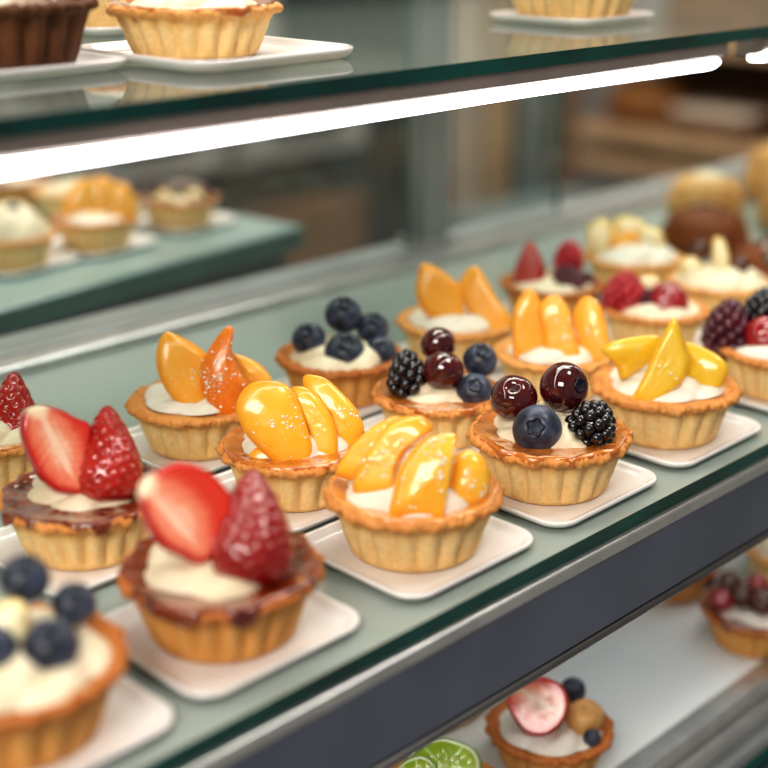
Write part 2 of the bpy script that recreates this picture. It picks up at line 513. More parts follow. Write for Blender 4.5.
def slab_mesh(name, pts, el, w, T, kind, seed, cen=None, prof=0.5, yaw=0.0, tip=0.0, drops=0, flat=False, core=None, bev=0.1):
    """a solid slice of fruit: an outline with a swelling front and back"""
    rnd = random.Random(seed)
    O = smooth_outline(pts)
    n = len(O)
    c = Vector((sum(p.x for p in O) / n, sum(p.y for p in O) / n))
    ce = Vector(cen) if cen else c
    fn = uvw(el, w, yaw, tip, (c.x, c.y))
    R = sum((p - c).length for p in O) / n
    mb = MB()
    K = 18
    ring = [math.sin(0.5 * PI * i / K) for i in range(K + 1)]          # 0..1 from the middle outwards

    def col(s, i, p, front):
        if kind == 'peach':
            q = 0.5 + 0.5 * nz(p.x * 0.12, p.y * 0.12, seed)
            base = mixc(rgb(252, 178, 36), rgb(255, 198, 72), q)
            return mixc(base, rgb(246, 152, 26), 0.6 * sstep(0.72, 1.0, s) + 0.25 * sstep(0.5, 0.9, q) * sstep(0.3, 1, s))
        if kind == 'orange':
            q = 0.5 + 0.5 * nz(p.x * 0.9, p.y * 0.2, seed)
            return mixc(rgb(232, 112, 22), rgb(248, 150, 40), q)
        if kind == 'apricot':
            q = 0.5 + 0.5 * nz(p.x * 0.12, p.y * 0.12, seed)
            return mixc(mixc(rgb(252, 172, 48), rgb(254, 192, 84), q), rgb(250, 160, 40), 0.6 * sstep(0.75, 1.0, s))
        if kind == 'mango':
            q = 0.5 + 0.5 * nz(p.x * 0.12, p.y * 0.12, seed)
            return mixc(mixc(rgb(232, 188, 36), rgb(240, 204, 66), q), rgb(222, 168, 30), 0.7 * sstep(0.7, 1.0, s))
        if kind == 'lime':
            an = math.atan2(p.y - ce.y, p.x - ce.x)
            seg = abs(math.sin(an * 4))
            return mixc(rgb(226, 236, 170), rgb(168, 196, 24), sstep(0.04, 0.14, seg) * sstep(0.04, 0.12, s)) if s < 0.86 else mixc(rgb(236, 240, 200), rgb(96, 150, 30), sstep(0.9, 0.97, s))
        if kind == 'strawberry':
            if not front: return rgb(190, 24, 22)[:3]
            an = math.atan2(p.y - ce.y, p.x - ce.x)
            st = 0.5 + 0.5 * nz(math.cos(an) * 7, math.sin(an) * 7, s * 1.2 + seed)
            st2 = nz(p.x * 0.5, p.y * 0.5, seed + 4)
            tail = max(O, key=lambda a: (a - Vector(core)).length) if core else ce
            head = Vector(core) if core else O[0]
            ax = (tail - head); L0 = ax.length; ax.normalize()
            rel = p - head
            al = rel.dot(ax) / L0; pe = rel.x * ax.y - rel.y * ax.x
            half = R * 0.95
            pn = abs(pe) / half
            st = 0.5 + 0.5 * nz((al * L0 - abs(pe) * 0.55) * 0.55, 3.0 if pe > 0 else 9.0, seed)
            t = 0.30 * s + 0.78 * pn + 0.20 * sstep(0.55, 1.0, al) + 0.26 * (st - 0.5) * sstep(0.05, 0.4, pn) + 0.06 * st2
            if 0.10 < pn < 0.17 and 0.15 < al < 0.8: t += 0.10
            cc = mixc(rgb(244, 208, 180), rgb(236, 140, 108), sstep(0.12, 0.42, t))
            cc = mixc(cc, rgb(216, 62, 40), sstep(0.38, 0.85, t))
            cc = mixc(cc, rgb(196, 22, 20), sstep(0.76, 0.95, s))
            if core:
                cc = mixc(rgb(250, 232, 196), cc, sstep(2.0, 7.5, (p - Vector(core)).length))
            return cc
        if kind == 'cube':
            return mixc(rgb(252, 236, 196), rgb(246, 206, 110), sstep(0.6, 1.0, s))
        return (0.8, 0.5, 0.1)

    def lay(front):
        rows, cols = [], []
        for s in ring:
            row, cl = [], []
            for i, p in enumerate(O):
                b = ce + (p - ce) * s
                if flat and front:
                    h = T * 0.5 * (1 - max(0.0, 1 - (1 - s) / bev) ** 2) ** 0.5 if s < 1 else 0.0
                    h += 0.25 * nz(b.x * .5, b.y * .5, seed) * (1 - s)
                else:
                    h = T * 0.5 * max(0.0, 1 - s ** 2) ** prof
                    h += 0.35 * nz(b.x * .25, b.y * .25, seed) * (1 - s)
                row.append(fn(b.x, b.y, -h if front else h))
                cl.append(col(s, i, b, front))
            rows.append(row); cols.append(cl)
        return rows, cols
    r, cl = lay(True)
    mb.grid(r, 0, cols=cl)
    r, cl = lay(False)
    mb.grid([list(x) for x in reversed(r)], 1 if kind == 'strawberry' else 0, cols=list(reversed(cl)))
    if drops:
        for _ in range(int(drops * 1.5)):
            i = rnd.randrange(n); s = rnd.uniform(0.15, 0.93)
            if rnd.random() < 0.5:
                i = (drops * 7 + int(rnd.gauss(0, n * 0.08))) % n
            p = ce + (O[i] - ce) * s
            h = T * 0.5 * ((1 - max(0.0, 1 - (1 - s) / bev) ** 2) ** 0.5 if flat else max(0.0, 1 - s ** 2) ** prof)
            q = fn(p.x, p.y, -h)
            rr = (0.28 + 0.62 * rnd.random() ** 2) / 1000
            mb.ball(q, rr, rr, rr * 0.8, nu=8, nv=5, slot=2, col=(1, 1, 1))
    if kind == 'strawberry':
        for _ in range(46):                                             # seeds on the red back and rim
            i = rnd.randrange(n); s = rnd.uniform(0.72, 0.985)
            p = ce + (O[i] - ce) * s
            h = T * 0.5 * max(0.0, 1 - s ** 2) ** prof
            mb.ball(fn(p.x, p.y, h), 0.0006, 0.0006, 0.0007, nu=8, nv=5, slot=2)
        return mb.mesh(name, [M['cut_flesh'], M['berry_skin'], M['seed']], True)
    return mb.mesh(name, [M['fruit'], M['fruit'], M['droplet']], True)


def rot_to(d):
    return Vector((0, 0, 1)).rotation_difference(Vector(d).normalized()).to_matrix()


def strawberry_mesh(base, axis, H, R, seed, dark=0.0):
    """a whole berry: base point, axis to the tip, length and greatest radius in metres"""
    mb = MB(); rot = rot_to(axis); base = Vector(base)
    prof = [(0.0, 0.02), (0.012, 0.45), (0.05, 0.72), (0.12, 0.90), (0.22, 0.99), (0.32, 1.0), (0.45, 0.93), (0.6, 0.79),
            (0.74, 0.60), (0.86, 0.40), (0.94, 0.25), (0.985, 0.12), (1.0, 0.01)]

    def rad(t):
        for (a, ra), (b, rb) in zip(prof, prof[1:]):
            if t <= b:
                f = (t - a) / (b - a); f = f * f * (3 - 2 * f) * 0.4 + f * 0.6
                return ra + (rb - ra) * f
        return 0.01
    NS = 130; seeds = []
    ga = PI * (3 - 5 ** 0.5)
    for k in range(NS):
        t = 0.08 + 0.88 * (k + 0.5) / NS
        t = 0.06 + 0.90 * (1 - (1 - (k + 0.5) / NS) ** 0.72)
        a = k * ga
        r = rad(t) * R
        seeds.append(Vector((r * math.cos(a), r * math.sin(a), t * H)))
    kd = KDTree(NS)
    for i, s in enumerate(seeds): kd.insert(s, i)
    kd.balance()
    nu, nv = 110, 72; rows, cols = [], []
    ca, cb = rgb(160, 18, 16), rgb(190, 42, 28)
    cd = rgb(128, 12, 22)
    for j in range(nv + 1):
        t = j / nv; row, cl = [], []
        for i in range(nu):
            a = 2 * PI * i / nu
            r = rad(t) * R * (1 + 0.05 * nz(math.cos(a) * 1.5, math.sin(a) * 1.5, t * 2 + seed))
            p = Vector((r * math.cos(a), r * math.sin(a), t * H))
            d = kd.find(Vector((rad(t) * R * math.cos(a), rad(t) * R * math.sin(a), t * H)))[2]
            g = math.exp(-(d / 0.00085) ** 2)
            nrm = Vector((math.cos(a), math.sin(a), 0.35)).normalized()
            p -= nrm * 0.00075 * g
            p += nrm * 0.0004 * sstep(0.0008, 0.0019, d)
            row.append(base + rot @ p)
            c = mixc(ca, cb, 0.5 + 0.6 * nz(p.x * 160, p.y * 160, p.z * 160))
            c = mixc(c, cd, max(dark, 0.55 * g))
            cl.append(c)
        rows.append(row); cols.append(cl)
    mb.grid(rows, 0, cols=cols)
    for s in seeds:
        n = Vector((s.x, s.y, R * 0.2)).normalized()
        mb.ball(base + rot @ (s - n * 0.00045), 0.00042, 0.00042, 0.00065, mat=rot @ rot_to(n).to_3x3() @ Matrix.Rotation(PI / 2, 3, 'X'), nu=8, nv=6, slot=1)
    return mb.mesh('strawberry', [M['berry_skin'], M['seed']], True)


def dimple_ball(name, r, mats, depth=0.16, width=0.5, squash=0.93, seed=0, lobes=0):
    """a round fruit with a hollow at its +z end"""
    mb = MB(); nu, nv = 40, 30; rows = []
    for j in range(nv + 1):
        th = PI * j / nv
        th = min(max(th, 0.001), PI - 0.001)
        row = []
        for i in range(nu):
            a = 2 * PI * i / nu
            k = 1 + 0.02 * nz(math.cos(a) * 1.4, math.sin(a) * 1.4, math.cos(th) * 1.4 + seed)
            x = r * k * math.sin(th); z = r * squash * k * math.cos(th)
            z -= r * depth * math.exp(-(th / width) ** 2)
            row.append((x * math.cos(a), x * math.sin(a), z))
        rows.append(row)
    rows.reverse()
    mb.grid(rows)
    return mb.mesh(name, mats)


CAL = {}


def calyx_mesh(r):
    k = round(r, 5)
    if k in CAL: return CAL[k]
    mb = MB(); n = 50; rows = []
    for (q, z) in ((0.04, 0.74), (0.14, 0.70), (0.22, 0.84), (0.27, 0.985), (0.33, 0.97), (0.33, 0.88), (0.26, 0.72)):
        row = []
        for i in range(n):
            a = 2 * PI * i / n
            lb = 0.5 + 0.5 * math.cos(5 * a)
            zz = z + (0.09 * (lb - 0.4) if z > 0.9 else 0)
            qq = q + (0.08 * lb if z > 0.8 else 0)
            row.append((qq * r * math.cos(a), qq * r * math.sin(a), zz * r * 0.96))
        rows.append(row)
    mb.grid(rows, 0)
    CAL[k] = mb.mesh('calyx', [M['blueberry_dark']])
    return CAL[k]


BALLS = {}


def get_ball(kind, r):
    k = (kind, round(r, 5))
    if k not in BALLS:
        if kind == 'blueberry':
            BALLS[k] = dimple_ball('blueberry', r, [M['blueberry']], 0.20, 0.28, 0.93)
        elif kind == 'grape':
            BALLS[k] = dimple_ball('grape', r, [M['cherry']], 0.26, 0.24, 0.98, 4)
        else:
            BALLS[k] = dimple_ball('cherry', r, [M[{'cherry': 'cherry', 'cherry_red': 'cherry_red', 'choc_ball': 'chocolate', 'nut': 'choux'}[kind]]], 0.26, 0.34, 0.95, 9)
    return BALLS[k]


def drupe_mesh(name, rx, rz, mat, n=58, seed=0, taper=0.25):
    """a blackberry or raspberry: rows of little round drupelets on a tapering body"""
    mb = MB(); rnd = random.Random(seed)
    mb.ball((0, 0, 0), rx * 0.82, rx * 0.82, rz * 0.82, nu=20, nv=12)
    ga = PI * (3 - 5 ** 0.5)
    dr = 1.9 * math.sqrt(rx * rz / n)
    for k in range(n):
        z = -1 + 2 * (k + 0.5) / n
        rr = math.sqrt(1 - z * z) * (1 - taper * z)
        a = k * ga
        p = Vector((rx * 0.86 * rr * math.cos(a), rx * 0.86 * rr * math.sin(a), rz * 0.88 * z))
        q = dr * rnd.uniform(0.88, 1.08) * (1 - 0.25 * taper * (z + 1))
        mb.ball(p, q, nu=12, nv=8)
    return mb.mesh(name, [mat])


def plate_mesh(hx, hy, rc=12.0, flare=0.0):
    def ring(ins, z):
        pts = []
        r = max(1.0, rc - ins * 0.6)
        ax, ay = hx - ins - r, hy - ins - r
        for qx, qy, a0 in ((1, 1, 0), (-1, 1, 90), (-1, -1, 180), (1, -1, 270)):
            for k in range(11):
                a = math.radians(a0 + 9 * k)
                pts.append(((qx * ax + r * math.cos(a)) / 1000, (qy * ay + r * math.sin(a)) / 1000, z / 1000))
        return pts
    mb = MB()
    spec = [(20, 0.3), (8, 0.2), (6.5, 0.0), (5.5, 0.0), (4.5, 0.5), (2.0, 1.3), (0.3, 3.0 + flare), (0.0, 3.8 + flare), (0.1, 4.4 + flare), (0.7, 4.8 + flare),
            (1.5, 4.7 + flare), (2.8, 3.8 + flare * .7), (4.5, 2.2 + flare * .3), (6.5, 1.75), (9, 1.6), (14, 1.55), (22, 1.5)]
    mb.grid([ring(*s) for s in spec], cap0=True, cap1=True)
    return mb.mesh('square_plate', [M['porcelain']])


# ------------------------------------------------------------------ every tart: key, label, place, turn, lean of its topping, size,
#   shell, glaze, cream, turn of the shell, topping (millimetres in the tart's own frame)
TARTS = [
    ('A1', 'tart piled with blueberries at the near left corner, cut off by the frame', (-0.1919, -0.0031, 0.0017), -0.4836, 0.5256, 1.0, ('pastry_brown', 1), None, ('cream', 29, 9, 7), 0, [('ball', 'blueberry', 7.1, 26.7, -2, 8.4, (0.1, 0.7, -0.7)), ('ball', 'blueberry', 22.0, 16.5, 2, 7.5, (0.1, 0.6, -0.8)), ('ball', 'blueberry', 12.6, 3.6, -15, 9.1, (0.1, 0.5, -0.9)), ('ball', 'blueberry', -5.0, 5.6, -13, 7.9, (-0.2, 0.5, -0.9)), ('slab', 'cube', [(-3.4, 18.8), (5.9, 18.9), (5.9, 7.4), (1.2, 3.8), (-4.6, 6.9)], -10, 9, {})]),
    ('A2', 'strawberry tart with dark caramel rim beside the shelf front edge', (-0.1028, -0.0001, 0.0017), -0.6556, 0.4756, 1.0, ('pastry_brown', 2), ('glaze_dark', 3, 1.0), ('cream', 26.5, 10, 6), 0.3, [('slab', 'strawberry', [(-29.5, 30.0), (-26.9, 34.7), (-20.8, 37.8), (-15.8, 39.9), (-9.8, 39.3), (-2.6, 35.5), (2.1, 30.3), (4.8, 25.3), (3.0, 18.5), (-0.6, 11.8), (-4.9, 3.8), (-8.9, 2.3), (-14.8, 5.7), (-20.7, 8.8), (-26.4, 16.0), (-29.1, 24.4)], -11, 15, {'flat': True, 'yaw': -0.25, 'tip': 0, 'core': (-28.5, 32.3)}), ('berry', (10.2, -7.4), (13.4, 36.6), 15.5, -13, -1, 0.65)]),
    ('A3', 'tart with four standing peach wedges on white cream at the shelf front edge', (-0.0025, -0.0024, 0.0017), -0.8122, 0.4227, 1.0, ('pastry', 3), ('glaze_light', 5, 0.2), ('cream_white', 27, 10, 5), 1.1, [('slab', 'peach', [(-33.1, 7.3), (-30.6, 13.2), (-25.0, 20.5), (-18.0, 26.9), (-8.9, 31.8), (-5.0, 31.0), (-12.3, 21.4), (-20.7, 11.7), (-24.9, 5.3), (-30.2, 5.9)], -2, 9, {'drops': 6, 'yaw': 0.2, 'flat': True, 'bev': 0.4}), ('slab', 'peach', [(-25.1, 0.6), (-23.8, 8.4), (-20.4, 14.7), (-16.3, 21.0), (-10.8, 28.1), (-5.2, 31.1), (3.1, 31.7), (7.3, 28.6), (8.3, 26.2), (3.2, 21.9), (-2.1, 17.2), (-6.7, 8.5), (-8.2, -0.1), (-14.6, -1.8), (-21.6, -2.2)], -12, 11, {'drops': 22, 'yaw': 0.15, 'flat': True, 'bev': 0.4}), ('slab', 'peach', [(13.3, 2.5), (14.4, 10.3), (17.1, 15.8), (22.6, 18.2), (28.2, 15.5), (31.3, 8.9), (31.3, 1.1), (28.3, -3.9), (22.7, -6.3), (16.5, -5.6)], -11, 14, {'drops': 26}), ('slab', 'peach', [(-9.8, -8.5), (-8.5, -0.8), (-6.3, 8.4), (-2.3, 15.3), (3.1, 20.7), (9.9, 23.6), (16.9, 24.2), (17.2, 20.9), (16.5, 13.2), (15.2, 5.5), (13.0, -3.7), (11.5, -12.4), (8.8, -13.0), (2.0, -11.7), (-4.8, -10.2)], -23, 13, {'drops': 44, 'prof': 0.8, 'yaw': -0.15, 'cen': (13.0, 10.6)})]),
    ('A4', 'tart with one front blueberry, two dark cherries and a blackberry at the front edge', (0.089, -0.0024, 0.0017), -0.9195, 0.3774, 1.0, ('pastry', 4), ('glaze_amber', 6, 0.9), ('cream', 23.5, 9, 7), 0.5, [('ball', 'grape', -17.4, 16.3, -3, 11.0, (-0.05, 0.45, -0.8)), ('ball', 'cherry', 5.4, 22.6, 0, 11.8, (0.75, 0.1, -0.65)), ('ball', 'blueberry', -5.8, 2.2, -15, 11.3, (-0.1, 0.12, -1)), ('drupe', 'blackberry', 18.7, 5.6, -8, 10.5, 11.4, (0.35, 0.9, 0.1))]),
    ('A5', 'tart with three pointed yellow mango pieces, farthest of the sharp front row', (0.1825, -0.0027, 0.0017), -1.0052, 0.3373, 1.0, ('pastry', 5), None, ('cream_white', 27, 7, 6), 0.9, [('slab', 'mango', [(-33.2, 16.7), (-27.6, 21.9), (-16.0, 24.6), (-5.6, 25.3), (-3.1, 20.6), (-6.7, 12.6), (-13.0, 7.4), (-21.9, 1.5), (-25.4, 9.4)], -7, 9, {'drops': 4, 'yaw': -0.2, 'tip': 0.3}), ('slab', 'mango', [(7.6, 23.3), (17.7, 21.1), (26.3, 16.9), (30.5, 11.4), (28.9, 4.6), (22.7, -2.0), (14.1, 2.2), (8.2, 4.0), (10.0, 13.8)], -5, 9, {'drops': 3, 'yaw': 0.2}), ('slab', 'mango', [(-16.4, -7.7), (-11.0, 4.5), (-5.5, 20.2), (-1.3, 30.0), (1.7, 34.9), (4.6, 31.3), (8.4, 21.1), (10.9, 13.7), (8.9, 3.7), (1.2, -4.5), (-7.8, -12.4), (-13.5, -11.3)], -16, 10, {'drops': 3, 'yaw': -0.1, 'flat': True, 'bev': 0.35})]),
    ('A6', 'tart with a tall dark raspberry and red cherry at the right edge of the photo', (0.2831, -0.0113, 0.0017), -1.0871, 0.3023, 0.9707, ('pastry', 6), None, ('cream_white', 28, 7, 6), 0, [('drupe', 'raspberry_dark', -30.1, 7.8, -4, 13.1, 17.6, (0.05, 1, 0)), ('drupe', 'blackberry', -11.1, 22.2, 2, 10.9, 11.4, (0.2, 1, 0)), ('ball', 'cherry_red', -9.4, 5.9, -10, 11.8, (0, 0.4, -1)), ('ball', 'cherry', 6.0, 16.0, -4, 11.4, (0, 0.4, -1))]),
    ('B1', 'strawberry tart with a sharp cut half, behind the nearest strawberry tart', (-0.0995, 0.0952, 0.0017), -0.5513, 0.4123, 0.9375, ('pastry', 2), ('glaze_dark', 4, 0.8), ('cream', 24.5, 9, 6), 2.2, [('slab', 'strawberry', [(-24.6, 36.1), (-22.6, 40.1), (-16.8, 41.5), (-8.3, 39.3), (-1.3, 35.0), (4.8, 31.1), (3.4, 21.9), (1.1, 10.3), (-0.8, 1.0), (-5.5, 1.2), (-12.5, 3.2), (-19.2, 10.5), (-23.4, 20.9), (-25.3, 29.5)], -10, 14, {'flat': True, 'yaw': -0.2, 'core': (-18.3, 40.7)}), ('berry', (11.2, -4.9), (13.2, 39.3), 14.4, -12, -2, 0.05)]),
    ('B2', 'tart with glossy rounded peach slices on amber glaze in the middle row', (-0.0003, 0.0745, 0.0017), -0.7178, 0.385, 0.9242, ('pastry', 1), ('glaze_amber', 8, 0.3), ('cream_white', 25, 9, 6), 0.2, [('slab', 'peach', [(4.6, 34.4), (8.0, 35.6), (16.3, 33.1), (24.5, 25.4), (31.0, 17.6), (34.4, 9.0), (33.1, 4.3), (28.8, -3.1), (22.7, -10.5), (19.5, -6.6), (19.0, 6.6), (15.9, 18.0), (11.1, 25.7), (5.3, 28.7)], -2, 10, {'drops': 20, 'yaw': 0.2}), ('slab', 'peach', [(-1.3, 28.5), (6.1, 28.7), (12.5, 23.5), (18.9, 12.1), (20.9, 2.8), (20.3, -8.4), (16.6, -11.4), (12.6, -8.2), (9.5, -0.7), (6.4, 8.7), (0.9, 20.0)], -11, 9, {'drops': 3, 'yaw': 0.1, 'flat': True, 'bev': 0.5}), ('slab', 'peach', [(-22.5, -5.3), (-15.8, 1.0), (-7.8, -5.7), (3.5, -7.9), (5.1, -11.6), (-11.2, -11.5)], -15, 7, {}), ('slab', 'peach', [(-27.9, 17.8), (-26.5, 24.2), (-22.4, 29.6), (-15.8, 32.0), (-6.9, 31.4), (-1.3, 28.3), (2.9, 19.8), (5.9, 10.5), (8.7, -0.6), (7.7, -8.3), (3.4, -10.7), (-3.0, -10.9), (-9.5, -7.8), (-17.4, -0.3), (-24.0, 7.6)], -19, 13, {'drops': 30, 'yaw': -0.15, 'prof': 0.6})]),
    ('B3', 'tart with two stacked dark cherries between a blackberry and two blueberries', (0.0983, 0.0761, 0.0017), -0.8313, 0.3466, 0.8976, ('pastry', 3), ('glaze_amber', 9, 0.7), ('cream', 23, 8, 6), 0.7, [('ball', 'cherry', -0.7, 28.1, 4, 10.2, (-0.3, 0.5, 0.6)), ('ball', 'cherry', 2.3, 13.0, -9, 11.7, (0.4, 0.6, 0.5)), ('drupe', 'blackberry', -17.8, 9.7, -5, 10.1, 15.1, (-0.08, 1, 0)), ('ball', 'blueberry', 23.1, 19.6, 1, 9.9, (0.1, 0.6, -0.8)), ('ball', 'blueberry', 20.2, 1.6, -10, 10.6, (0, 0.4, -0.9))]),
    ('B4', 'tart with standing orange peach slices behind the cherry and blueberry tart', (0.1921, 0.0756, 0.0017), -0.9202, 0.3142, 0.8976, ('pastry_pale', 4), None, ('cream_white', 28, 9, 6), 0.1, [('slab', 'apricot', [(-26.2, 24.5), (-21.5, 35.1), (-17.6, 39.2), (-11.3, 34.3), (-7.3, 22.9), (-4.7, 11.4), (-3.1, -2.5), (-7.7, -0.4), (-15.9, -0.7), (-24.0, -3.4), (-26.1, 8.2)], -11, 9, {'drops': 2, 'yaw': -0.2, 'flat': True, 'bev': 0.5}), ('slab', 'apricot', [(9.6, 23.5), (13.3, 32.9), (19.2, 35.5), (25.5, 31.1), (29.4, 22.0), (33.0, 8.2), (34.7, -3.3), (25.6, -6.4), (16.8, 0.2), (11.8, 12.0)], -10, 10, {'drops': 16, 'yaw': 0.25}), ('slab', 'apricot', [(-10.9, 26.8), (-7.1, 33.1), (0.9, 35.0), (7.8, 26.1), (10.8, 14.2), (15.4, 0.6), (14.0, -9.2), (2.9, -9.6), (-4.2, -8.5), (-7.5, 11.2)], -16, 10, {'drops': 18, 'flat': True, 'bev': 0.5})]),
    ('B5', 'tart with a bright raspberry and a red cherry, behind the mango tart', (0.3043, 0.0864, 0.0017), -0.993, 0.2785, 0.8777, ('pastry', 5), None, ('cream', 28, 8, 6), 0, [('drupe', 'raspberry', -20.6, 7.7, -5, 15.3, 17.4, (0, 1, 0)), ('ball', 'cherry_red', 8.3, 5.5, -6, 14.6, (0, 0.4, -1)), ('drupe', 'raspberry_dark', -5.9, 3.9, -8, 9.0, 9.7, (0, 1, 0)), ('ball', 'cherry', -2.7, -3.5, -13, 6.2, (0, 0.4, -1)), ('slab', 'cube', [(-12.6, 21.1), (-0.4, 23.3), (3.0, 13.3), (-10.6, 10.9)], 0, 9, {})]),
    ('C1', 'strawberry tart cut off by the left edge of the photo', (-0.0871, 0.1898, 0.0017), -0.4886, 0.3589, 0.9109, ('pastry', 6), ('glaze_amber', 3, 0.6), ('cream', 28, 8, 6), 0, [('berry', (7.6, -15.7), (13.2, 29.5), 14.3, -6, 1, 0.1), ('slab', 'strawberry', [(-16.8, 15.9), (-4.3, 23.3), (2.6, 13.9), (2.8, -3.5), (-2.3, -15.7), (-12.9, -13.3)], -8, 12, {'flat': True})]),
    ('C2', 'tart with broad peach slices and one sugared orange segment, far left of the back row', (0.0049, 0.1528, 0.0017), -0.6434, 0.3496, 0.9242, ('pastry', 4), None, ('cream_white', 26, 8, 6), 0.4, [('slab', 'apricot', [(20.1, 24.6), (28.2, 22.2), (35.2, 17.7), (39.9, 11.2), (40.6, 6.7), (35.5, 5.2), (27.3, 5.2), (22.4, 15.8)], -1, 9, {'drops': 2, 'yaw': 0.2}), ('slab', 'apricot', [(-20.7, 26.1), (-18.3, 34.1), (-14.3, 37.9), (-7.3, 35.0), (-0.4, 30.7), (5.9, 24.9), (4.5, 14.8), (5.4, 4.6), (7.1, -5.6), (7.9, -10.5), (-0.6, -9.7), (-9.2, -3.2), (-16.6, 7.3), (-20.4, 17.0)], -12, 10, {'drops': 18, 'yaw': -0.15, 'flat': True, 'bev': 0.45}), ('slab', 'orange', [(2.9, 14.8), (4.5, 22.7), (9.3, 30.5), (14.9, 37.1), (18.6, 39.2), (20.6, 36.5), (18.9, 28.1), (20.6, 20.0), (23.8, 12.8), (27.1, 6.5), (23.4, 3.3), (21.2, -4.3), (19.1, -11.6), (9.5, -11.7), (5.6, -1.5), (2.5, 6.7)], -19, 11, {'drops': 60, 'prof': 0.6})]),
    ('C3', 'tart heaped with five blueberries and nothing else, at the back of the shelf', (0.1029, 0.1539, 0.0017), -0.754, 0.32, 0.9242, ('pastry_brown', 5), None, ('cream', 28, 9, 6), 0.6, [('ball', 'blueberry', -17.8, 10.3, -3, 10.3, (-0.1, 0.5, -0.8)), ('ball', 'blueberry', 2.6, 24.8, 3, 11.3, (0.1, 0.6, -0.7)), ('ball', 'blueberry', 3.2, 2.0, -13, 12.2, (0.1, 0.55, -0.8)), ('ball', 'blueberry', 20.0, 16.8, 3, 9.8, (0.1, 0.6, -0.7)), ('ball', 'blueberry', 23.7, 1.5, -7, 10.3, (0.1, 0.4, -0.9))]),
    ('C4', 'tart with two upright yellow peach slices at the far end of the back row', (0.1954, 0.1519, 0.0017), -0.8436, 0.2946, 0.9309, ('pastry_pale', 2), None, ('cream_white', 28, 9, 6), 0, [('slab', 'apricot', [(-25.6, 16.9), (-24.8, 28.9), (-21.5, 36.5), (-13.0, 34.3), (-2.3, 27.3), (3.3, 22.1), (5.1, 7.8), (9.4, -9.4), (-1.6, -8.6), (-12.4, -0.2), (-21.4, 6.9)], -11, 10, {'yaw': -0.2, 'flat': True, 'bev': 0.5}), ('slab', 'apricot', [(1.4, 22.1), (5.0, 31.7), (12.4, 35.2), (18.9, 27.2), (25.9, 15.3), (34.6, 3.5), (34.8, -6.6), (28.1, -11.5), (19.5, -5.6), (10.9, 2.6), (4.3, 12.6)], -9, 10, {'yaw': 0.2, 'flat': True, 'bev': 0.5})]),
    ('C5', 'tart with a small strawberry and dark raspberries behind the orange peach tart', (0.3039, 0.1658, 0.0017), -0.9154, 0.2645, 0.891, ('pastry_brown', 3), None, ('cream', 27, 6, 6), 0, [('berry', (-15.0, -9.8), (-16.8, 30.9), 12.3, -6, -2, 0.1), ('drupe', 'raspberry_dark', 10.6, -0.9, -8, 14.5, 14.5, (0, 1, 0)), ('drupe', 'raspberry', 11.9, 19.9, 2, 10.3, 12.4, (0, 1, 0)), ('drupe', 'raspberry_dark', 24.5, -1.3, 2, 9.5, 11.0, (0, 1, 0))]),
    ('D1', 'cream tart topped with pale yellow fruit cubes, behind the raspberry tart', (0.3985, 0.1674, 0.0017), -0.9755, 0.2435, 0.9043, ('pastry_pale', 1), None, ('cream_white', 31, 13, 7), 0, [('slab', 'cube', [(-36.2, 22.1), (-22.9, 28.8), (-16.0, 14.6), (-22.8, 2.0), (-35.2, 4.5)], -8, 11, {}), ('slab', 'cube', [(-18.3, 26.8), (-5.0, 32.0), (6.7, 26.3), (5.9, 15.6), (-11.4, 13.3)], -2, 11, {}), ('slab', 'apricot', [(-17.5, 16.0), (-1.2, 19.7), (4.2, 6.3), (-9.0, -0.4), (-18.4, 5.3)], -11, 8, {}), ('slab', 'cube', [(3.1, 24.6), (18.3, 22.2), (22.0, 10.2), (8.7, 6.5), (0.7, 13.8)], -6, 11, {})]),
    ('D2', 'tart with white cream curls and chocolate chunks, right of the fruit cube tart', (0.3846, 0.091, 0.0017), -1.0382, 0.2573, 0.9043, ('pastry_pale', 3), None, ('cream', 32, 12, 5), 0, [('slab', 'cube', [(-5.9, 31.2), (1.1, 30.2), (6.6, 14.9), (1.9, 4.6), (-5.9, 14.1)], -10, 10, {}), ('slab', 'choc', [(-22.2, 24.6), (-12.8, 29.4), (-7.9, 21.1), (-13.0, 15.1), (-21.6, 17.4)], -8, 10, {}), ('slab', 'choc', [(6.6, 14.9), (14.5, 19.6), (20.5, 14.3), (17.0, 7.0), (8.6, 7.9)], -9, 9, {}), ('slab', 'cube', [(-28.2, 12.7), (-18.7, 17.6), (-10.9, 8.0), (-17.3, 0.5), (-26.0, 2.8)], -12, 9, {})]),
    ('D3', 'pale cream tart against the right edge of the photo, beside the cream curls', (0.411, 0.0265, 0.0017), -1.1168, 0.2594, 0.9043, ('pastry_pale', 5), None, ('cream_white', 32, 12, 5), 0, [('slab', 'choc', [(-49.6, 22.8), (-40.5, 27.0), (-34.2, 19.1), (-41.7, 12.9)], -8, 9, {})]),
    ('R1', 'white cream tart with one small blueberry, at the left end of the side counter', (0.1272, 0.5352, 0.0017), -0.515, 0.2232, 0.8976, ('pastry', 2), None, ('cream', 31, 26, 5), 0, [('ball', 'blueberry', 3.4, 22.6, -14, 4.9, (0, 0.4, -1))]),
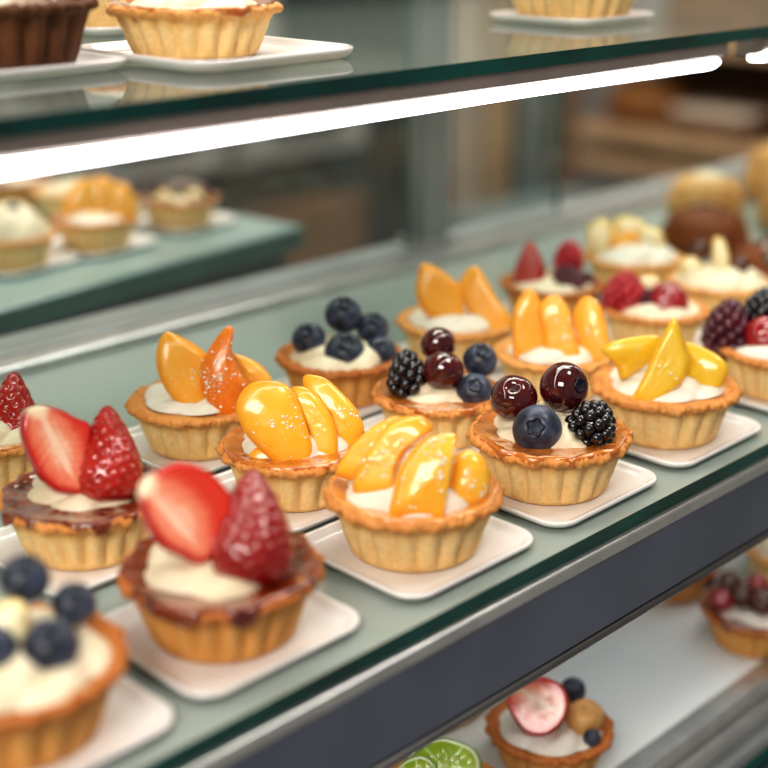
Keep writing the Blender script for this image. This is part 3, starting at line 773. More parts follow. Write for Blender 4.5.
    ('R2', 'tart domed with glossy orange fruit slices on the side counter', (0.2031, 0.5386, 0.0017), -0.5752, 0.2146, 0.8976, ('pastry', 4), ('glaze_amber', 5, 0.3), ('cream_white', 26, 6, 5), 0, [('slab', 'apricot', [(-29.3, 5.0), (-19.2, 27.7), (-3.4, 35.6), (2.6, 25.0), (-4.2, 1.2), (-18.3, -5.0)], -6, 12, {}), ('slab', 'apricot', [(-9.1, 4.9), (-3.8, 30.5), (8.6, 36.9), (19.9, 27.8), (18.2, 3.6), (4.0, -2.6)], -4, 12, {}), ('slab', 'apricot', [(11.2, 2.2), (16.4, 27.9), (28.5, 29.1), (37.6, 11.4), (36.5, -4.1), (22.5, -8.7)], -6, 12, {}), ('slab', 'cube', [(-5.7, 3.0), (2.9, 6.0), (9.2, -1.1), (3.6, -7.7), (-4.7, -5.6)], -17, 7, {})]),
    ('R3', 'tart with two cream dollops and a chocolate top on the side counter', (0.2964, 0.5543, 0.0017), -0.6366, 0.2025, 0.8976, ('pastry', 6), ('glaze_dark', 6, 0.5), ('cream', 24, 3, 5), 0, [('slab', 'choc', [(-26.0, 8.9), (2.1, 17.2), (29.4, 9.1), (25.3, -0.1), (1.4, 4.3), (-20.9, -0.5)], 0, 18, {}), ('slab', 'cube', [(-20.6, 3.2), (-12.1, 8.4), (-4.3, 0.8), (-8.4, -8.2), (-19.3, -6.9)], -12, 10, {}), ('slab', 'cube', [(6.9, 4.2), (16.3, 9.4), (23.3, 1.8), (21.0, -7.3), (10.0, -6.9)], -11, 10, {})]),
    ('R4', 'brown glazed tart half hidden behind the white cream tart on the side counter', (0.2415, 0.7168, 0.0017), -0.523, 0.1856, 0.8777, ('pastry_brown', 1), ('glaze_dark', 7, 0.5), ('cream', 20, 3, 5), 0, []),
    ('R5', 'beige tart just behind and left of the orange fruit tart', (0.2515, 0.6487, 0.0017), -0.559, 0.1937, 0.8777, ('pastry_pale', 2), None, ('cream', 27, 8, 5), 0, []),
    ('U0', 'dark brown tart with red berries on the upper shelf, at the top left corner', (-0.0899, 0.1407, 0.196), -0.5241, 0.0673, 0.9774, ('pastry_dark', 1), None, ('cream', 20, 4, 5), 0, [('ball', 'cherry_red', 5.3, 9.8, -8, 6.4, (0, 0.4, -1)), ('ball', 'cherry_red', 18.9, 8.8, -8, 6.4, (0, 0.4, -1)), ('ball', 'cherry', 30.7, 6.3, -4, 5.6, (0, 0.4, -1)), ('ball', 'cherry', -3.7, 8.4, -6, 6.0, (0, 0.4, -1)), ('ball', 'cherry', 12.9, 19.1, 2, 6.1, (0, 0.4, -1))]),
    ('U1', 'pale tart with ragged amber glaze on the upper shelf, on the wide white dish', (-0.0096, 0.1226, 0.1961), -0.654, 0.0638, 0.9907, ('pastry_pale', 2), ('glaze_amber', 2, 1.0), ('cream', 26, 8, 5), 0.4, []),
    ('U2', 'yellowish tart behind the dark brown one on the upper shelf', (0.0476, 0.2634, 0.196), -0.6006, 0.0515, 0.9574, ('pastry_pale', 3), ('glaze_amber', 4, 0.3), ('cream', 26, 8, 5), 0, []),
    ('U3', 'pale tart cut off by the top edge above the lamp strip', (0.2586, 0.1245, 0.196), -0.9219, 0.0486, 1.117, ('pastry_pale', 4), ('glaze_light', 4, 0.3), ('cream', 26, 8, 5), 0, []),
    ('L1', 'tart with a cut strawberry, blueberry and almond ball on the lower shelf', (0.125, 0.0167, -0.1798), -0.93, 0.5833, 0.9043, ('pastry_brown', 1), None, ('cream_white', 28, 5, 6), 0, [('slab', 'strawberry', [(-26.0, 12.6), (-22.0, 23.2), (-10.5, 28.7), (3.6, 26.3), (10.4, 17.6), (9.2, 6.2), (-0.7, -4.2), (-14.7, -3.6)], -14, 16, {'flat': True, 'core': (-23.1, 23.1)}), ('ball', 'blueberry', 12.7, 22.8, 4, 7.7, (0, 0.4, -1)), ('ball', 'nut', 20.3, 7.1, -6, 11.2, (0, 0.4, -1)), ('ball', 'blueberry', 24.5, -3.9, -14, 5.2, (0, 0.4, -1))]),
    ('L2', 'tart topped with lime slices, cut off by the bottom edge of the photo', (0.0419, 0.0195, -0.1798), -0.8381, 0.6324, 0.9043, ('pastry', 2), None, ('cream_white', 24, 4, 6), 0, [('slab', 'lime', [(-20.2, 12.8), (-17.2, 23.5), (-6.3, 29.1), (4.6, 29.4), (19.0, 23.4), (22.3, 13.0), (15.9, 2.3), (-0.3, -1.3), (-14.5, 2.5)], -6, 8, {'flat': True, 'bev': 0.2}), ('slab', 'lime', [(-27.3, 1.1), (-22.2, 14.7), (-11.5, 19.7), (-2.7, 14.8), (-0.4, 1.9), (-11.0, -6.2)], -14, 8, {'flat': True, 'bev': 0.2})]),
    ('L3', 'plain baked tart behind the lime tart on the lower shelf', (0.1237, 0.0947, -0.1798), -0.8363, 0.5496, 0.8777, ('pastry_pale', 3), ('glaze_light', 4, 0.3), ('cream', 24, 6, 5), 0, []),
    ('L4', 'small red topped tart under the metal rail on the lower shelf', (0.3377, 0.082, -0.1798), -1.0191, 0.458, 0.8777, ('pastry_brown', 4), ('glaze_dark', 4, 0.6), None, 0, [('ball', 'cherry_red', 11.3, -13.9, -8, 9.1, (0, 0.4, -1)), ('ball', 'cherry_red', -0.2, -18.9, -6, 7.6, (0, 0.4, -1)), ('ball', 'cherry', 26.6, -10.7, -8, 9.1, (0, 0.4, -1))]),
    ('L5', 'tart with shiny chocolate balls and pink cherries at the lower right', (0.3168, 0.0057, -0.1798), -1.0879, 0.4858, 0.891, ('pastry_brown', 5), ('glaze_dark', 5, 0.8), ('cream_white', 26, 4, 5), 0, [('ball', 'cherry_red', -22.7, 3.6, -14, 8.3, (0, 0.4, -1)), ('ball', 'choc_ball', -9.7, 8.3, -12, 9.0, (0, 0.4, -1)), ('ball', 'choc_ball', 4.0, 6.1, -14, 9.7, (0, 0.4, -1)), ('ball', 'cherry_red', 0.1, 18.1, -4, 7.7, (0, 0.4, -1)), ('ball', 'choc_ball', -18.9, 16.9, -2, 8.4, (0, 0.4, -1))]),
    ('L6', 'tan cream tart behind the chocolate ball tart on the lower shelf', (0.409, 0.0307, -0.1798), -1.1114, 0.4409, 0.9043, ('pastry_pale', 6), None, ('cream', 30, 14, 5), 0, []),
]

NAMES = {'peach': 'peach_slice', 'apricot': 'peach_slice', 'mango': 'mango_slice', 'orange': 'orange_segment', 'strawberry': 'strawberry_half',
         'cube': 'fruit_cube', 'lime': 'lime_slice', 'choc': 'chocolate_chunk'}
GROUPS = {'A': 'fruit tarts in rows on the middle glass shelf', 'B': 'fruit tarts in rows on the middle glass shelf',
          'C': 'fruit tarts in rows on the middle glass shelf', 'D': 'fruit tarts in rows on the middle glass shelf',
          'R': 'tarts on the side counter', 'U': 'tarts on the upper shelf', 'L': 'tarts on the lower shelf'}
DRUPES = {}
CREAM_BACK = {'A2': 0.004, 'A3': 0.0015, 'A4': 0.004, 'A5': 0.004, 'B1': 0.005, 'B2': 0.003, 'B3': 0.004, 'B4': 0.004, 'C2': 0.004, 'C4': 0.004}   # the cream is not dead centre


def pit_mesh(r):
    mb = MB(); n = 24
    mb.grid([[(q * r * math.cos(a) * (1 + 0.12 * math.cos(5 * a)), q * r * math.sin(a) * (1 + 0.12 * math.cos(5 * a)), z * r) for a in [2 * PI * i / n for i in range(n)]]
             for q, z in ((0.30, 0.80), (0.27, 0.86), (0.22, 0.82), (0.12, 0.76), (0.01, 0.75))])
    return mb.mesh('stem_pit', [M['blueberry_dark']])




def build_tart(key, label, loc, yaw, el, size, shell, glaze, cream, rot, pieces):
    t = thing('fruit_tart', label, 'tart', loc, yaw, GROUPS[key[0]])
    t.scale = (size, size, size * {'U1': 0.80, 'U3': 0.85}.get(key, 1.0))
    sd = sum(ord(c) for c in key)
    link('pastry_shell', get_shell(*shell), t, rot=(0, 0, rot))
    if glaze:
        link('glaze', get_glaze(*glaze), t, rot=(0, 0, rot))
    if cream:
        link('cream', get_cream(cream[0], 1 + sd % 3, *cream[1:]), t, (0, CREAM_BACK.get(key, 0.0), 0), (0, 0, rot * 2 + sd))
    X, Y, Z = frame_of(el)
    P = lambda u, v, w: (X * u + Y * v + Z * w) / 1000 + Vector((0, 0, 0.024))
    Dv = lambda d: X * d[0] + Y * d[1] + Z * d[2]
    for k, q in enumerate(pieces):
        if q[0] == 'slab':
            kind = q[1]
            me = slab_mesh(NAMES[kind], q[2], el, q[3], q[4], kind if kind != 'choc' else 'choc', sd + k, **q[5])
            if kind == 'choc':
                me.materials.clear()
                for _ in range(3): me.materials.append(M['chocolate'])
            if kind == 'cube':
                me.materials.clear()
                for _ in range(3): me.materials.append(M['fruit'])
            link({'D2': 'cream_curl', 'R2': 'cream_dollop', 'R3': 'cream_dollop'}.get(key, 'fruit_cube') if kind == 'cube' else NAMES[kind], me, t)
        elif q[0] == 'ball':
            kind, u, v, w, r, d = q[1:]
            nm = {'blueberry': 'blueberry', 'grape': 'cherry', 'cherry': 'cherry', 'cherry_red': 'cherry', 'choc_ball': 'chocolate_ball', 'nut': 'almond_ball'}[kind]
            o = link(nm, get_ball(kind, r / 1000), t, P(u, v, w))
            o.rotation_mode = 'QUATERNION'
            o.rotation_quaternion = Vector((0, 0, 1)).rotation_difference(Dv(d).normalized())
            if kind in ('grape', 'cherry') and key[0] in 'AB':
                link('stem_pit', pit_mesh(r / 1000), o)
            if kind == 'blueberry' and key[0] in 'ABC':
                link('calyx', calyx_mesh(r / 1000), o)
        elif q[0] == 'drupe':
            kind, u, v, w, rx, rz, ax = q[1:]
            kk = (kind, rx, rz)
            if kk not in DRUPES:
                DRUPES[kk] = drupe_mesh(kind.split('_')[0], rx / 1000, rz / 1000, M[kind], 62 if 'rasp' in kind else 46, len(DRUPES))
            o = link(kind.split('_')[0], DRUPES[kk], t, P(u, v, w))
            o.rotation_mode = 'QUATERNION'
            o.rotation_quaternion = Vector((0, 0, 1)).rotation_difference(Dv(ax).normalized())
        elif q[0] == 'berry':
            (bu, bv), (au, av), r, wb, wa, dark = q[1:]
            b, a = P(bu, bv, wb), P(au, av, wa)
            link('strawberry', strawberry_mesh(b, a - b, (a - b).length, r / 1000, sd + k, dark), t)
    return t


TART = {}
for a in TARTS:
    TART[a[0]] = build_tart(*a)

# ------------------------------------------------------------------ plates, one under each tart
PLATE = plate_mesh(40.5, 37.2)
PLATE_BACK = plate_mesh(37.5, 36)
DISH = plate_mesh(46, 48, 16, 0.6)
PL = {
    'A1': 'white square plate under the blueberry tart in the near left corner',
    'A2': 'white square plate under the nearest strawberry tart',
    'A3': 'white square plate under the tart with four peach wedges',
    'A4': 'white square plate under the tart with the large front blueberry',
    'A5': 'white square plate under the tart of pointed mango pieces',
    'A6': 'white square plate under the dark raspberry tart at the right edge',
    'B1': 'white square plate under the strawberry tart with the sharp cut half',
    'B2': 'white square plate under the tart of glossy rounded peach slices',
    'B3': 'white square plate under the tart with stacked cherries',
    'B4': 'white square plate under the orange peach tart in the middle row',
    'B5': 'white square plate under the bright raspberry tart',
    'C1': 'white square plate under the strawberry tart at the left photo edge',
    'C2': 'white square plate under the tart with the orange segment',
    'C3': 'white square plate under the tart of five blueberries',
    'C4': 'white square plate under the far tart with two upright peach slices',
    'C5': 'white square plate under the small strawberry and raspberry tart',
    'D1': 'white square plate under the fruit cube tart',
    'D2': 'white square plate under the cream curl tart',
    'D3': 'white square plate under the pale cream tart at the right edge',
    'R1': 'white plate under the white cream tart on the side counter',
    'R2': 'white plate under the orange fruit tart on the side counter',
    'R3': 'white plate under the two dollop tart on the side counter',
    'U0': 'white plate under the dark brown tart on the upper shelf',
    'U1': 'wide white dish with raised rim under the amber glazed tart, upper shelf',
    'U2': 'white plate under the yellowish tart on the upper shelf',
    'U3': 'white plate under the tart at the top edge on the upper shelf',
}
PGROUP = {'A': 'square plates on the middle shelf', 'B': 'square plates on the middle shelf', 'C': 'square plates on the middle shelf',
          'D': 'square plates on the middle shelf', 'R': 'plates on the side counter', 'U': 'plates on the upper shelf'}
for k, lab in PL.items():
    x, y, z = TART[k].location
    me = DISH if k == 'U1' else (PLATE if k[0] == 'A' else PLATE_BACK)
    dx, dy = {'A': (0.0005, -0.001), 'B': (-0.001, 0.0), 'C': (0.0, 0.0), 'D': (0.0, 0.0), 'R': (0.003, 0.003), 'U': (0.0, 0.0)}[k[0]]
    if k == 'U1': dx, dy = 0.006, -0.006
    o = link('white_dish' if k == 'U1' else 'square_plate', me, None, (x + dx, y + dy, z - 0.0016 - (0.0002 if k == 'U1' else 0)), (0, 0, 0.14 if k[0] == 'R' else 0))
    tag(o, lab, 'dish' if k == 'U1' else 'plate', PGROUP[k[0]])

# ------------------------------------------------------------------ the case: shelves, rails, lamps
X0, X1 = -0.62, 1.15


def slab_obj(name, a, b, mats, edge_front, parent=None, bev=0.0006):
    """a glass slab with its own green edge faces"""
    mb = MB(); mb.box(a, b, 0)
    for i, f in enumerate(mb.f):
        if i in (2, 3, 4, 5): mb.m[i] = 1
    me = mb.mesh(name, mats)
    me.polygons.foreach_set('use_smooth', [False] * len(me.polygons))
    return link(name, me, parent)


YF = -0.048
sh = slab_obj('glass_shelf', (X0, YF, -0.0072), (X1, 0.312, -0.0001), [M['shelf_glass'], M['glass_edge_dark']], True)
tag(sh, 'middle glass shelf with green edge carrying the rows of fruit tarts', 'shelf', 'glass shelves of the case')
us = slab_obj('glass_shelf', (X0, 0.03, 0.1880), (X1, 0.330, 0.1942), [M['upper_glass'], M['glass_edge_dark']], True)
tag(us, 'upper glass shelf with dark green edge across the top of the photo', 'shelf', 'glass shelves of the case')

# front rail under the middle shelf
fr = thing('front_rail', 'dark grey metal rail along the front of the middle glass shelf', 'rail', (0, 0, 0))
mb = MB(); mb.prism_x([(YF - 0.0035, -0.0134), (YF - 0.0035, -0.0085), (YF - 0.0025, -0.0073), (0.02, -0.0073), (0.02, -0.0134)], X0, X1)
bevel(link('lip', mb.mesh('lip', [M['aluminium']], sharp=30), fr), 0.0006)['label'] = 'bright aluminium lip'
mb = MB(); mb.prism_x([(YF - 0.0020, -0.0492), (YF - 0.0030, -0.0136), (0.0, -0.0136), (0.0, -0.0492)], X0, X1)
link('face', mb.mesh('face', [M['dark_metal']], sharp=30), fr)
mb = MB(); mb.prism_x([(YF + 0.0065 + 0.0 - 0.0105 * math.cos(a), -0.0525 + 0.0032 * math.sin(a)) for a in [PI * (k / 8 - .5) for k in range(9)]]
                      + [(0.0, -0.0493), (0.0, -0.0557)], X0, X1)
link('bead', mb.mesh('bead', [M['bead_metal']], sharp=50), fr)

# rear rail
rr = thing('rear_rail', 'grey aluminium rail along the back of the middle glass shelf', 'rail', (0, 0, 0))
mb = MB(); mb.box((X0, 0.3125, -0.010), (X1, 0.3325, 0.006)); bevel(link('step', mb.mesh('step', [M['aluminium']], sharp=30), rr), 0.002)
mb = MB(); mb.box((X0, 0.3327, -0.010), (X1, 0.366, 0.0075)); bevel(link('track', mb.mesh('track', [M['grey_metal']], sharp=30), rr), 0.002)

# upright and panes
up = thing('upright_post', 'pale grey metal upright standing at the back of the middle shelf', 'post', (0.380, 0.3495, 0))
mb = MB(); mb.box((-0.013, -0.012, 0.0076), (0.013, 0.012, 0.60)); bevel(link('post', mb.mesh('post', [M['grey_metal']], sharp=30), up), 0.002)
mb = MB(); mb.box((-0.017, -0.016, 0.0076), (0.017, 0.016, 0.012)); link('foot', mb.mesh('foot', [M['aluminium']], sharp=30), up)
for x0, x1, lab in ((-0.60, 0.358, 'wide clear glass back pane left of the metal upright'), (0.402, 0.545, 'narrow clear glass back pane right of the metal upright')):
    mb = MB(); mb.box((x0, 0.346, 0.0077), (x1, 0.351, 0.58))
    mb.m[3] = mb.m[5] = 1
    me = mb.mesh('glass_screen', [M['pane_glass'], M['teal_edge']]); me.polygons.foreach_set('use_smooth', [False] * 6)
    tag(link('glass_screen', me), lab, 'screen', 'glass back panes')

# lamp strips under the front of the upper shelf
for x0, x1, lab in ((X0, 0.268, 'long lit lamp strip under the front edge of the upper shelf'), (0.312, X1, 'second lamp strip starting at the right edge of the photo')):
    ls = thing('lamp_strip', lab, 'lamp', (0, 0, 0), 0, 'lamp strips under the upper shelf')
    mb = MB(); mb.prism_x([(0.0310, 0.1881), (0.0310, 0.1818), (0.036, 0.1766), (0.050, 0.1766), (0.050, 0.1881)], x0, x1 + 0.004)
    link('housing', mb.mesh('housing', [M['housing']], sharp=30), ls)
    mb = MB(); n = 10; rows = []
    pts = [(0.0352 - 0.0045 * math.sin(PI * k / n), 0.1816 - 0.0072 * k / n) for k in range(n + 1)]
    xs = [x0 + 0.006 - 0.006 * math.sin(0.5 * PI * k / 6) for k in range(6, -1, -1)] + [x1 - 0.006 + 0.006 * math.sin(0.5 * PI * k / 6) for k in range(7)]
    for i, x in enumerate(xs):
        q = max(0.05, math.cos(0.5 * PI * (abs(i - 6.5) - 0.5) / 6)) ** 0.6
        cy, cz = 0.0352, 0.1780
        rows.append([(x, cy + (y - cy) * q, cz + (z - cz) * q) for y, z in pts] + [(x, 0.0420, cz - 0.0040 * q), (x, 0.0420, cz - 0.0016 * q), (x, cy + 0.001, cz - 0.0016 * q), (x, cy + 0.001, cz + 0.0038 * q)])
    mb.grid(rows, cap0=True, cap1=True)
    link('diffuser', mb.mesh('diffuser', [M['led']], sharp=50), ls)
# unseen lamp strip added behind the front rail to light the lower shelf
ls = thing('lamp_strip', 'unseen added lamp strip behind the dark front rail above the lower shelf', 'lamp', (0, 0, 0))
mb = MB(); mb.box((X0, 0.0105, -0.0220), (X1, 0.0300, -0.0151)); link('housing', mb.mesh('housing', [M['housing']], sharp=30), ls)
mb = MB(); mb.box((X0, 0.0115, -0.0260), (X1, 0.0290, -0.0221)); link('diffuser', mb.mesh('diffuser', [M['led_low']], sharp=30), ls)

# lower shelf and its front rail
lo = thing('lower_shelf', 'white laminate lower shelf seen under the dark front rail', 'shelf', (0, 0, 0))
mb = MB(); mb.box((X0, -0.012, -0.192), (X1, 0.375, -0.180)); link('board', mb.mesh('board', [M['white_board']], sharp=30), lo)
lr = thing('front_rail', 'banded grey and black metal rail at the bottom right corner', 'rail', (0, 0, 0))
for (y0, y1, z0, z1, mt, nm) in ((-0.026, -0.0123, -0.190, -0.1785, 'aluminium', 'lip'), (-0.031, -0.0123, -0.204, -0.1902, 'aluminium', 'channel'),
                                 (-0.038, -0.0123, -0.214, -0.2042, 'grey_metal', 'bead'), (-0.040, -0.0123, -0.223, -0.2142, 'glass_edge_dark', 'glass_edge'),
                                 (-0.046, -0.0123, -0.262, -0.2232, 'dark_metal', 'face')):
    mb = MB(); mb.box((X0, y0, z0), (X1, y1, z1)); bevel(link(nm, mb.mesh(nm, [M[mt]], sharp=30), lr), 0.0015)
cb = thing('case_base', 'dark cabinet base carrying the lower shelf', 'cabinet', (0, 0, 0))
mb = MB(); mb.box((X0, -0.0120, -1.0), (X1, 0.375, -0.1922)); link('body', mb.mesh('body', [M['dark_panel']], sharp=30), cb)
mb = MB(); mb.box((X0, 0.345, -0.1798), (X1, 0.365, -0.0102)); link('back_board', mb.mesh('back_board', [M['white_board']], sharp=30), cb)

# ------------------------------------------------------------------ more baked goods at the far right of the middle shelf
def bun_mesh(r, h, mat, seed, rough=0.08, collar=True):
    mb = MB(); n = 48; rows = []
    prof = [(0.02, 0), (0.8, 0), (0.93, 0.06), (1.0, 0.22), (0.97, 0.40), (0.90, 0.52)] + [(0.90 * math.cos(a), 0.52 + 0.48 * math.sin(a)) for a in [0.25, 0.5, 0.75, 1.0, 1.25, 1.45, 1.565]]
    for q, z in prof:
        rows.append([(q * r * (1 + rough * nz(math.cos(a) * 2, math.sin(a) * 2, seed + z)) * math.cos(a),
                      q * r * (1 + rough * nz(math.cos(a) * 2, math.sin(a) * 2, seed + z)) * math.sin(a),
                      z * h * (1 + rough * nz(math.cos(a) * 2 * q, math.sin(a) * 2 * q, seed + 5))) for a in [2 * PI * i / n for i in range(n)]])
    mb.grid(rows, cap0=True)
    return mb.mesh('bun', [M[mat]])


for x, y, r, h, mt, nm, lab in (
        (0.538, 0.198, 0.036, 0.034, 'caramel_cake', 'chocolate_bun', 'round dark brown glazed bun behind the cream curl tart'),
        (0.650, 0.268, 0.034, 0.036, 'choux', 'choux_bun', 'pale choux bun behind and left of the brown bun'),
        (0.660, 0.178, 0.040, 0.056, 'choux', 'choux_bun', 'tall golden choux bun at the right photo edge, topmost of the buns'),
        (0.590, 0.118, 0.038, 0.044, 'choux', 'choux_bun', 'golden choux bun right of the dark brown bun'),
        (0.470, 0.098, 0.034, 0.036, 'caramel_cake', 'chocolate_bun', 'brown bun behind the pale cream tart at the right edge'),
        (0.760, 0.250, 0.042, 0.055, 'choux', 'choux_bun', 'farthest choux bun on the middle shelf'),
        (0.745, 0.145, 0.044, 0.070, 'choux', 'choux_bun', 'choux bun at the right photo edge behind the tall golden one')):
    b = thing(nm, lab, 'bun', (x, y, 0.0002), 0.3, 'buns at the far right of the middle shelf')
    link('bun_body', bun_mesh(r, h, mt, x * 9), b)
    mb = MB(); q = r * 0.42
    mb.grid([[(q * t * math.cos(a) * (1 + .15 * math.sin(3 * a)), q * t * math.sin(a) * (1 + .15 * math.sin(3 * a)), h * 1.0 + 0.004 * (1 - t * t) - 0.002) for a in [2 * PI * i / 24 for i in range(24)]] for t in (1.1, 1.0, .8, .55, .3, .02)])
    link('icing', mb.mesh('icing', [M['cream' if mt == 'choux' else 'chocolate']]), b)

# ------------------------------------------------------------------ the side counter at the left
sc = thing('side_counter', 'teal edged stone counter with tarts at the back left, dark below', 'counter', (0.0595, 0.4395, 0.0), 0.1357)
mb = MB(); mb.box((-0.2, 0.0, -0.020), (0.316, 0.50, -0.0002))
for i in (2, 3, 4, 5): mb.m[i] = 1
bevel(link('counter_top', mb.mesh('counter_top', [M['slate_top'], M['teal_edge']], sharp=30), sc), 0.003)
mb = MB(); mb.box((-0.19, 0.012, -1.0), (0.304, 0.49, -0.0202)); link('body', mb.mesh('body', [M['dark_panel']], sharp=30), sc)
mb = MB(); mb.box((-0.19, 0.006, -0.110), (0.304, 0.0118, -0.104)); link('trim', mb.mesh('trim', [M['steel']], sharp=30), sc)

# ------------------------------------------------------------------ the room
def struct(name, a, b, mat):
    mb = MB(); mb.box(a, b)
    return tag(link(name, mb.mesh(name, [M[mat]], sharp=30)), None, None, None, 'structure')


struct('floor', (-2.6, -2.6, -1.1), (3.2, 2.5, -1.0), 'floor')
struct('wall_back', (-2.6, 2.5, -1.1), (3.2, 2.6, 2.2), 'wall')
struct('wall_right', (3.2, -2.6, -1.1), (3.3, 2.6, 2.2), 'wall')
struct('wall_left', (-2.7, -2.6, -1.1), (-2.6, 2.6, 2.2), 'wall')
struct('ceiling', (-2.7, -2.6, 2.2), (3.3, 2.6, 2.3), 'ceiling')

# back counter along the far wall
bc = thing('back_counter', 'dark back counter with grey drawer fronts behind the side counter', 'counter', (0, 0, -1.0))
def part(root, name, a, b, mat, bv=0.004):
    mb = MB(); mb.box(a, b)
    return bevel(link(name, mb.mesh(name, [M[mat]], sharp=30), root), bv)
part(bc, 'body', (0.2, 1.92, 0.0), (2.03, 2.45, 0.855), 'dark_panel')
part(bc, 'worktop', (0.18, 1.88, 0.857), (2.04, 2.46, 0.90), 'steel')
for i in range(4):
    d = part(bc, 'drawer', (0.22 + i * 0.41, 1.90, 0.72), (0.61 + i * 0.41, 1.918, 0.85), 'steel')
    part(d, 'handle', (0.32 + i * 0.41, 1.885, 0.78), (0.51 + i * 0.41, 1.899, 0.80), 'black_gap', 0.002)
    part(bc, 'door', (0.22 + i * 0.41, 1.90, 0.10), (0.61 + i * 0.41, 1.918, 0.62), 'brown_wood')
mc = thing('coffee_machine', 'grey steel machine standing on the far back counter', 'machine', (1.25, 2.15, -0.0998))
part(mc, 'body', (-0.32, -0.2, 0.0), (0.32, 0.2, 0.36), 'steel', 0.02)
part(mc, 'drip_tray', (-0.28, -0.30, 0.0), (0.28, -0.201, 0.06), 'black_gap')
part(mc, 'panel', (-0.28, -0.214, 0.22), (0.28, -0.2005, 0.33), 'black_gap')

# tall cabinet with beige doors
tc = thing('tall_cabinet', 'tall beige and black cabinet beyond the metal upright', 'cabinet', (0, 0, -1.0))
part(tc, 'body', (2.06, 1.93, 0.0), (2.56, 2.45, 2.1), 'black_gap')
for x0, x1, mt in ((2.15, 2.25, 'beige'), (2.275, 2.37, 'tan_wood')):
    d = part(tc, 'door', (x0, 1.905, 0.04), (x1, 1.929, 2.06), mt)
    part(d, 'handle', (x1 - 0.018, 1.89, 1.0), (x1 - 0.008, 1.904, 1.2), 'steel', 0.002)
part(tc, 'side_panel', (2.43, 1.90, 0.0), (2.56, 1.929, 2.1), 'blue_grey')

# wall rack with loaves, far right
wr = thing('bread_rack', 'brown wooden rack with bread on the far right wall', 'rack', (0, 0, -1.0))
part(wr, 'back_panel', (2.82, 0.2, 0.0), (2.84, 1.76, 1.5), 'brown_wood')
for z, mt in ((0.62, 'tan_wood'), (0.69, 'tan_wood'), (0.92, 'brown_wood'), (1.2, 'tan_wood')):
    part(wr, 'shelf', (2.42, 0.2, z), (2.819, 1.76, z + 0.035), 'tan_wood')
for y in (0.2, 0.98, 1.73):
    part(wr, 'upright', (2.40, y, 0.0), (2.419, y + 0.03, 1.5), 'brown_wood')
def loaf_mesh(l, r):
    mb = MB(); n = 20; rows = []
    for k in range(13):
        t = -1 + 2 * k / 12
        q = max(0.02, (1 - abs(t) ** 3)) ** 0.5
        rows.append([(q * r * math.cos(a), t * l, max(0.0, q * r * (0.75 + 0.75 * math.sin(a)))) for a in [2 * PI * i / n for i in range(n)]])
    mb.grid(rows, cap0=True, cap1=True)
    return mb.mesh('loaf', [M['bread']])
LM = loaf_mesh(0.12, 0.08)
for i, (y, z) in enumerate(((1.61, 0.7255), (1.10, 0.7255), (0.75, 0.7255), (1.45, 0.955), (0.80, 0.955), (0.45, 0.7255))):
    o = link('bread_loaf', LM, None, (2.56, y, z - 1.0 + 0.0005))
    tag(o, 'brown bread loaf on the far rack, ' + ('near its inner end', 'second along the lower shelf', 'in the second bay of the lower shelf', 'on the upper shelf at the inner end',
        'on the upper shelf in the second bay', 'at the outer end of the lower shelf')[i], 'bread', 'loaves on the far rack')
bk = thing('paper_box', 'whitish box standing on the far wooden rack', 'box', (2.52, 1.36, -0.2745))
part(bk, 'box_body', (-0.09, -0.10, 0), (0.09, 0.10, 0.05), 'brown_wood')
part(bk, 'lid', (-0.095, -0.105, 0.0505), (0.095, 0.105, 0.07), 'beige')
sv = thing('service_counter', 'blue grey service counter below the bread rack', 'counter', (0, 0, -1.0))
part(sv, 'body', (1.92, 0.1, 0.0), (2.36, 1.70, 0.54), 'blue_grey')
part(sv, 'worktop', (1.90, 0.08, 0.541), (2.37, 1.72, 0.575), 'blue_grey')

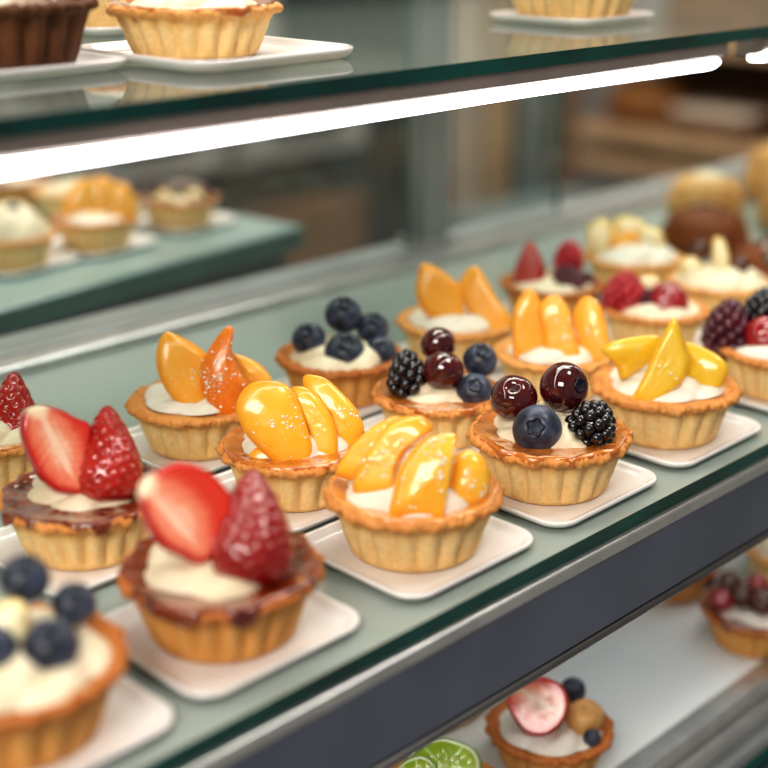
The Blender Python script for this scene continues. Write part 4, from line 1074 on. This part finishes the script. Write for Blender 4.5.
# ------------------------------------------------------------------ light
def area(name, loc, target, sx, sy, power, col):
    l = bpy.data.lights.new(name, 'AREA')
    l.shape = 'RECTANGLE'; l.size = sx; l.size_y = sy; l.energy = power; l.color = col
    o = bpy.data.objects.new(name, l); COL.objects.link(o)
    o.location = loc
    o.rotation_euler = (Vector(target) - Vector(loc)).to_track_quat('-Z', 'Y').to_euler()
    return o


area('shop_lamp', (-1.45, -0.75, 1.25), (0.1, 0.1, 0.0), 0.9, 0.55, 38, (1.0, 0.95, 0.88))
area('fill_light', (0.7, -0.7, 2.1), (0.3, 0.2, 0.0), 0.6, 0.6, 24, (1.0, 0.95, 0.88))  # unseen overhead fill light over the case
area('fill_light', (1.2, 1.1, 2.15), (1.2, 1.6, -1.0), 1.8, 0.9, 80, (1.0, 0.94, 0.86))  # unseen fill, added to brighten the far wall and its reflections
area('fill_light', (0.1, 0.8, 1.9), (0.15, 0.5, 0.0), 0.8, 0.4, 16, (1.0, 0.96, 0.9))  # unseen fill, added for the side counter tarts
area('fill_light', (1.3, 0.5, 2.1), (1.9, 1.9, -0.5), 0.8, 0.8, 26, (1.0, 0.93, 0.84))  # unseen fill, added to lift the back counter and tall cabinet
w = bpy.data.worlds.new('room_air'); SC.world = w; w.use_nodes = True
w.node_tree.nodes['Background'].inputs[0].default_value = (0.95, 0.97, 1.0, 1)
w.node_tree.nodes['Background'].inputs[1].default_value = 0.30

# ------------------------------------------------------------------ camera
cd = bpy.data.cameras.new('camera')
cam = bpy.data.objects.new('camera', cd); COL.objects.link(cam)
fwd = Vector((0.6681028, 0.663943, -0.33588441)); right = Vector((0.704895147, -0.709311519, 0.0)); upv = right.cross(fwd)
cam.matrix_world = Matrix.Translation((-0.37878, -0.35900, 0.25889)) @ Matrix((right, upv, -fwd)).transposed().to_4x4()
cd.sensor_width = 36; cd.lens = 63.6214
cd.clip_start = 0.01; cd.clip_end = 50
cd.dof.use_dof = True; cd.dof.focus_distance = 0.615; cd.dof.aperture_fstop = 4.0
SC.camera = cam
SC.view_settings.view_transform = 'Standard'
SC.view_settings.look = 'Medium High Contrast'
SC.view_settings.exposure = -0.52
SC.cycles.use_denoising = True
SC.cycles.max_bounces = 10
SC.cycles.transparent_max_bounces = 16
SC.cycles.sample_clamp_indirect = 6.0
SC.cycles.caustics_reflective = False
SC.cycles.caustics_refractive = False
